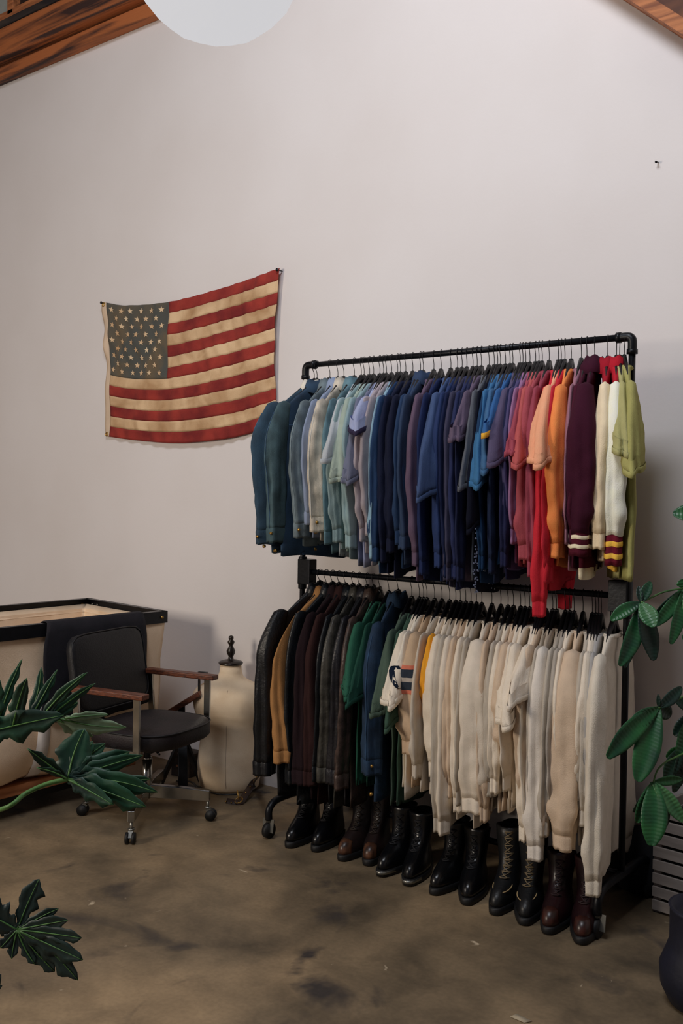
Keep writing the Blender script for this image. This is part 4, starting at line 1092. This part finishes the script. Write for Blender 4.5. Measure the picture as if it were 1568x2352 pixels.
cluster((1472, 1384), 2.9, [(1466, 1346, .010, .02, pgd), (1494, 1336, .016, .03, pg), (1402, 1424, .020, -.02, pg), (1424, 1530, .026, -.05, pg), (1436, 1534, .014, -.02, pgd), (1502, 1440, .026, -.06, pgl), (1502, 1517, .030, -.04, pgd)], [(1500, 1370, 2.92), (1530, 1358, 2.93), (1590, 1348, 2.95)])
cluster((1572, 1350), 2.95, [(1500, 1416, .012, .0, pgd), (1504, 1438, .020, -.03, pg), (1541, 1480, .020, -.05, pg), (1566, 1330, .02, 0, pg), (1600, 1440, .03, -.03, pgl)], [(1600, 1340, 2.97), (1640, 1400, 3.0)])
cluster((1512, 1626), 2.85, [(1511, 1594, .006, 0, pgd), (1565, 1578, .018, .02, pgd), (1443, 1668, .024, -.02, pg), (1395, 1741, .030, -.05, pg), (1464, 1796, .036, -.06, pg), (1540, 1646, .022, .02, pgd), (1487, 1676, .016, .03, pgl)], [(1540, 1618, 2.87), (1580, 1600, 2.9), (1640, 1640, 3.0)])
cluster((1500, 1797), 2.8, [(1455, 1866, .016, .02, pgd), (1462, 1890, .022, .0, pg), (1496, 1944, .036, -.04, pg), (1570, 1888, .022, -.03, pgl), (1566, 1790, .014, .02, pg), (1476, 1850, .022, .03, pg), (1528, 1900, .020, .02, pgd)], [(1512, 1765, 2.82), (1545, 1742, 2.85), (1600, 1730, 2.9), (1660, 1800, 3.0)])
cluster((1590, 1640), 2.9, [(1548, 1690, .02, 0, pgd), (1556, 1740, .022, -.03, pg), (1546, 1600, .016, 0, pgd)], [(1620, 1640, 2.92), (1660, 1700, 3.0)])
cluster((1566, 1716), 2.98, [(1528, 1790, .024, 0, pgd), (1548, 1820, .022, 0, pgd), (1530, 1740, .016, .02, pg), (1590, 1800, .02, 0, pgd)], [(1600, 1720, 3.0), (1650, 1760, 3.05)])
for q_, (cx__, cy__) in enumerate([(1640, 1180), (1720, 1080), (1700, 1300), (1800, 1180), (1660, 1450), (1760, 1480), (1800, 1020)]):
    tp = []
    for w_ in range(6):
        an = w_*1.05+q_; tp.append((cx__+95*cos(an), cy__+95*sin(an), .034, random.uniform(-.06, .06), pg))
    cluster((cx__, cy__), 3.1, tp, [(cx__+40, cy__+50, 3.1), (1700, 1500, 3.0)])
bp_ = on(1628, 2310, 2, 0)
trk = MB(); trk.tube(smooth_path([bp_+Vector((0, 0, .30)), bp_+Vector((.01, .01, .52)), deep(1660, 1790, 3.0), deep(1680, 1600, 3.02), deep(1690, 1450, 3.05), deep(1700, 1200, 3.08)], 8), [.022]*8+[.020]*8+[.017]*8+[.014]*8+[.010]*9, 10)
trk.build('trunk', mat('bark', (110, 92, 66), .85, c2=(76, 62, 48), nscale=12), MT)
navy = mat('navy_planter', (10, 16, 38), .6, c2=(8, 12, 30), nscale=8, bump=.3, bscale=50, k=1.1)
MB().lathe([(.10, 0), (.125, .01), (.15, .06), (.155, .12), (.135, .17), (.125, .20), (.125, .30), (.13, .312), (.118, .312), (.11, .28), (.01, .28)], tuple(bp_), 32).build('planter', navy, MT)

# ------------------------------------------------------------ slatted crate and dark bag
cp = on(1492, 2100, 2, 0)
CRt = thing('slatted_crate', cp+Vector((.19, .16, 0)), 'grey slatted wooden crate standing on the floor behind the planter', 'crate', None, radians(-6))
cw = mat('grey_crate_wood', (124, 116, 110), .8, c2=(104, 97, 92), nscale=5, stretch=(1, 1, 6), k=1.6)
for i in range(8):
    z = .03+i*.052
    k = MB()
    for y in (-.145, .145): k.box((0, y, z), (.36, .012, .040))
    for x in (-.175, .175): k.box((x, 0, z), (.012, .28, .040))
    k.build('slat', cw, CRt, bevel=.002)
for x in (-.165, .165):
    for y in (-.133, .133): MB().box((x, y, .21), (.03, .014, .42)).build('corner_post', cw, CRt, bevel=.002)
MB().box((0, 0, .012), (.34, .27, .012)).build('bottom', cw, CRt)
MB().box((0, 0, .2), (.29, .23, .36)).build('black_core', mat('black_crate_core', (10, 10, 14), .9), CRt)  # solid black block filling the crate behind the slat gaps
dp = on(1452, 2060, 2, 0)
k = MB(); rings = []
for z, q in ((.003, .8), (.02, 1), (.08, 1.05), (.15, .98), (.21, .8), (.25, .5), (.262, .1)):
    rings.append([(dp.x+.12*q*cos(2*pi*j/28)*(1+.1*sin(3*j*.7+z*20)), dp.y+.10+.09*q*sin(2*pi*j/28)*(1+.08*sin(5*j*.5+z*14)), z) for j in range(28)])
k.loft(rings, True, True, True); DB = k.build('duffel_bag', mat('black_bag', (16, 17, 24), .8, bump=.5, bscale=25))
tag(DB, 'crumpled black bag on the floor between boots and crate', 'bag')
MB().tube(smooth_path([(dp.x-.08, dp.y+.1, .2), (dp.x-.05, dp.y+.08, .31), (dp.x+.04, dp.y+.08, .32), (dp.x+.08, dp.y+.1, .2)], 6), .008, 8).build('handle', black_plastic, DB)
# paper scrap on the floor
p = on(1195, 2341, 2, 0)
k = MB(); k.add([(p.x-.03, p.y-.01, .002), (p.x+.02, p.y-.016, .003), (p.x+.035, p.y+.008, .002), (p.x-.02, p.y+.014, .004)], [(0, 1, 2, 3)])
tag(k.build('paper_scrap', mat('scrap', (190, 176, 150), .9), solid=.002), 'small pale paper scrap on the concrete floor at the bottom', 'scrap')
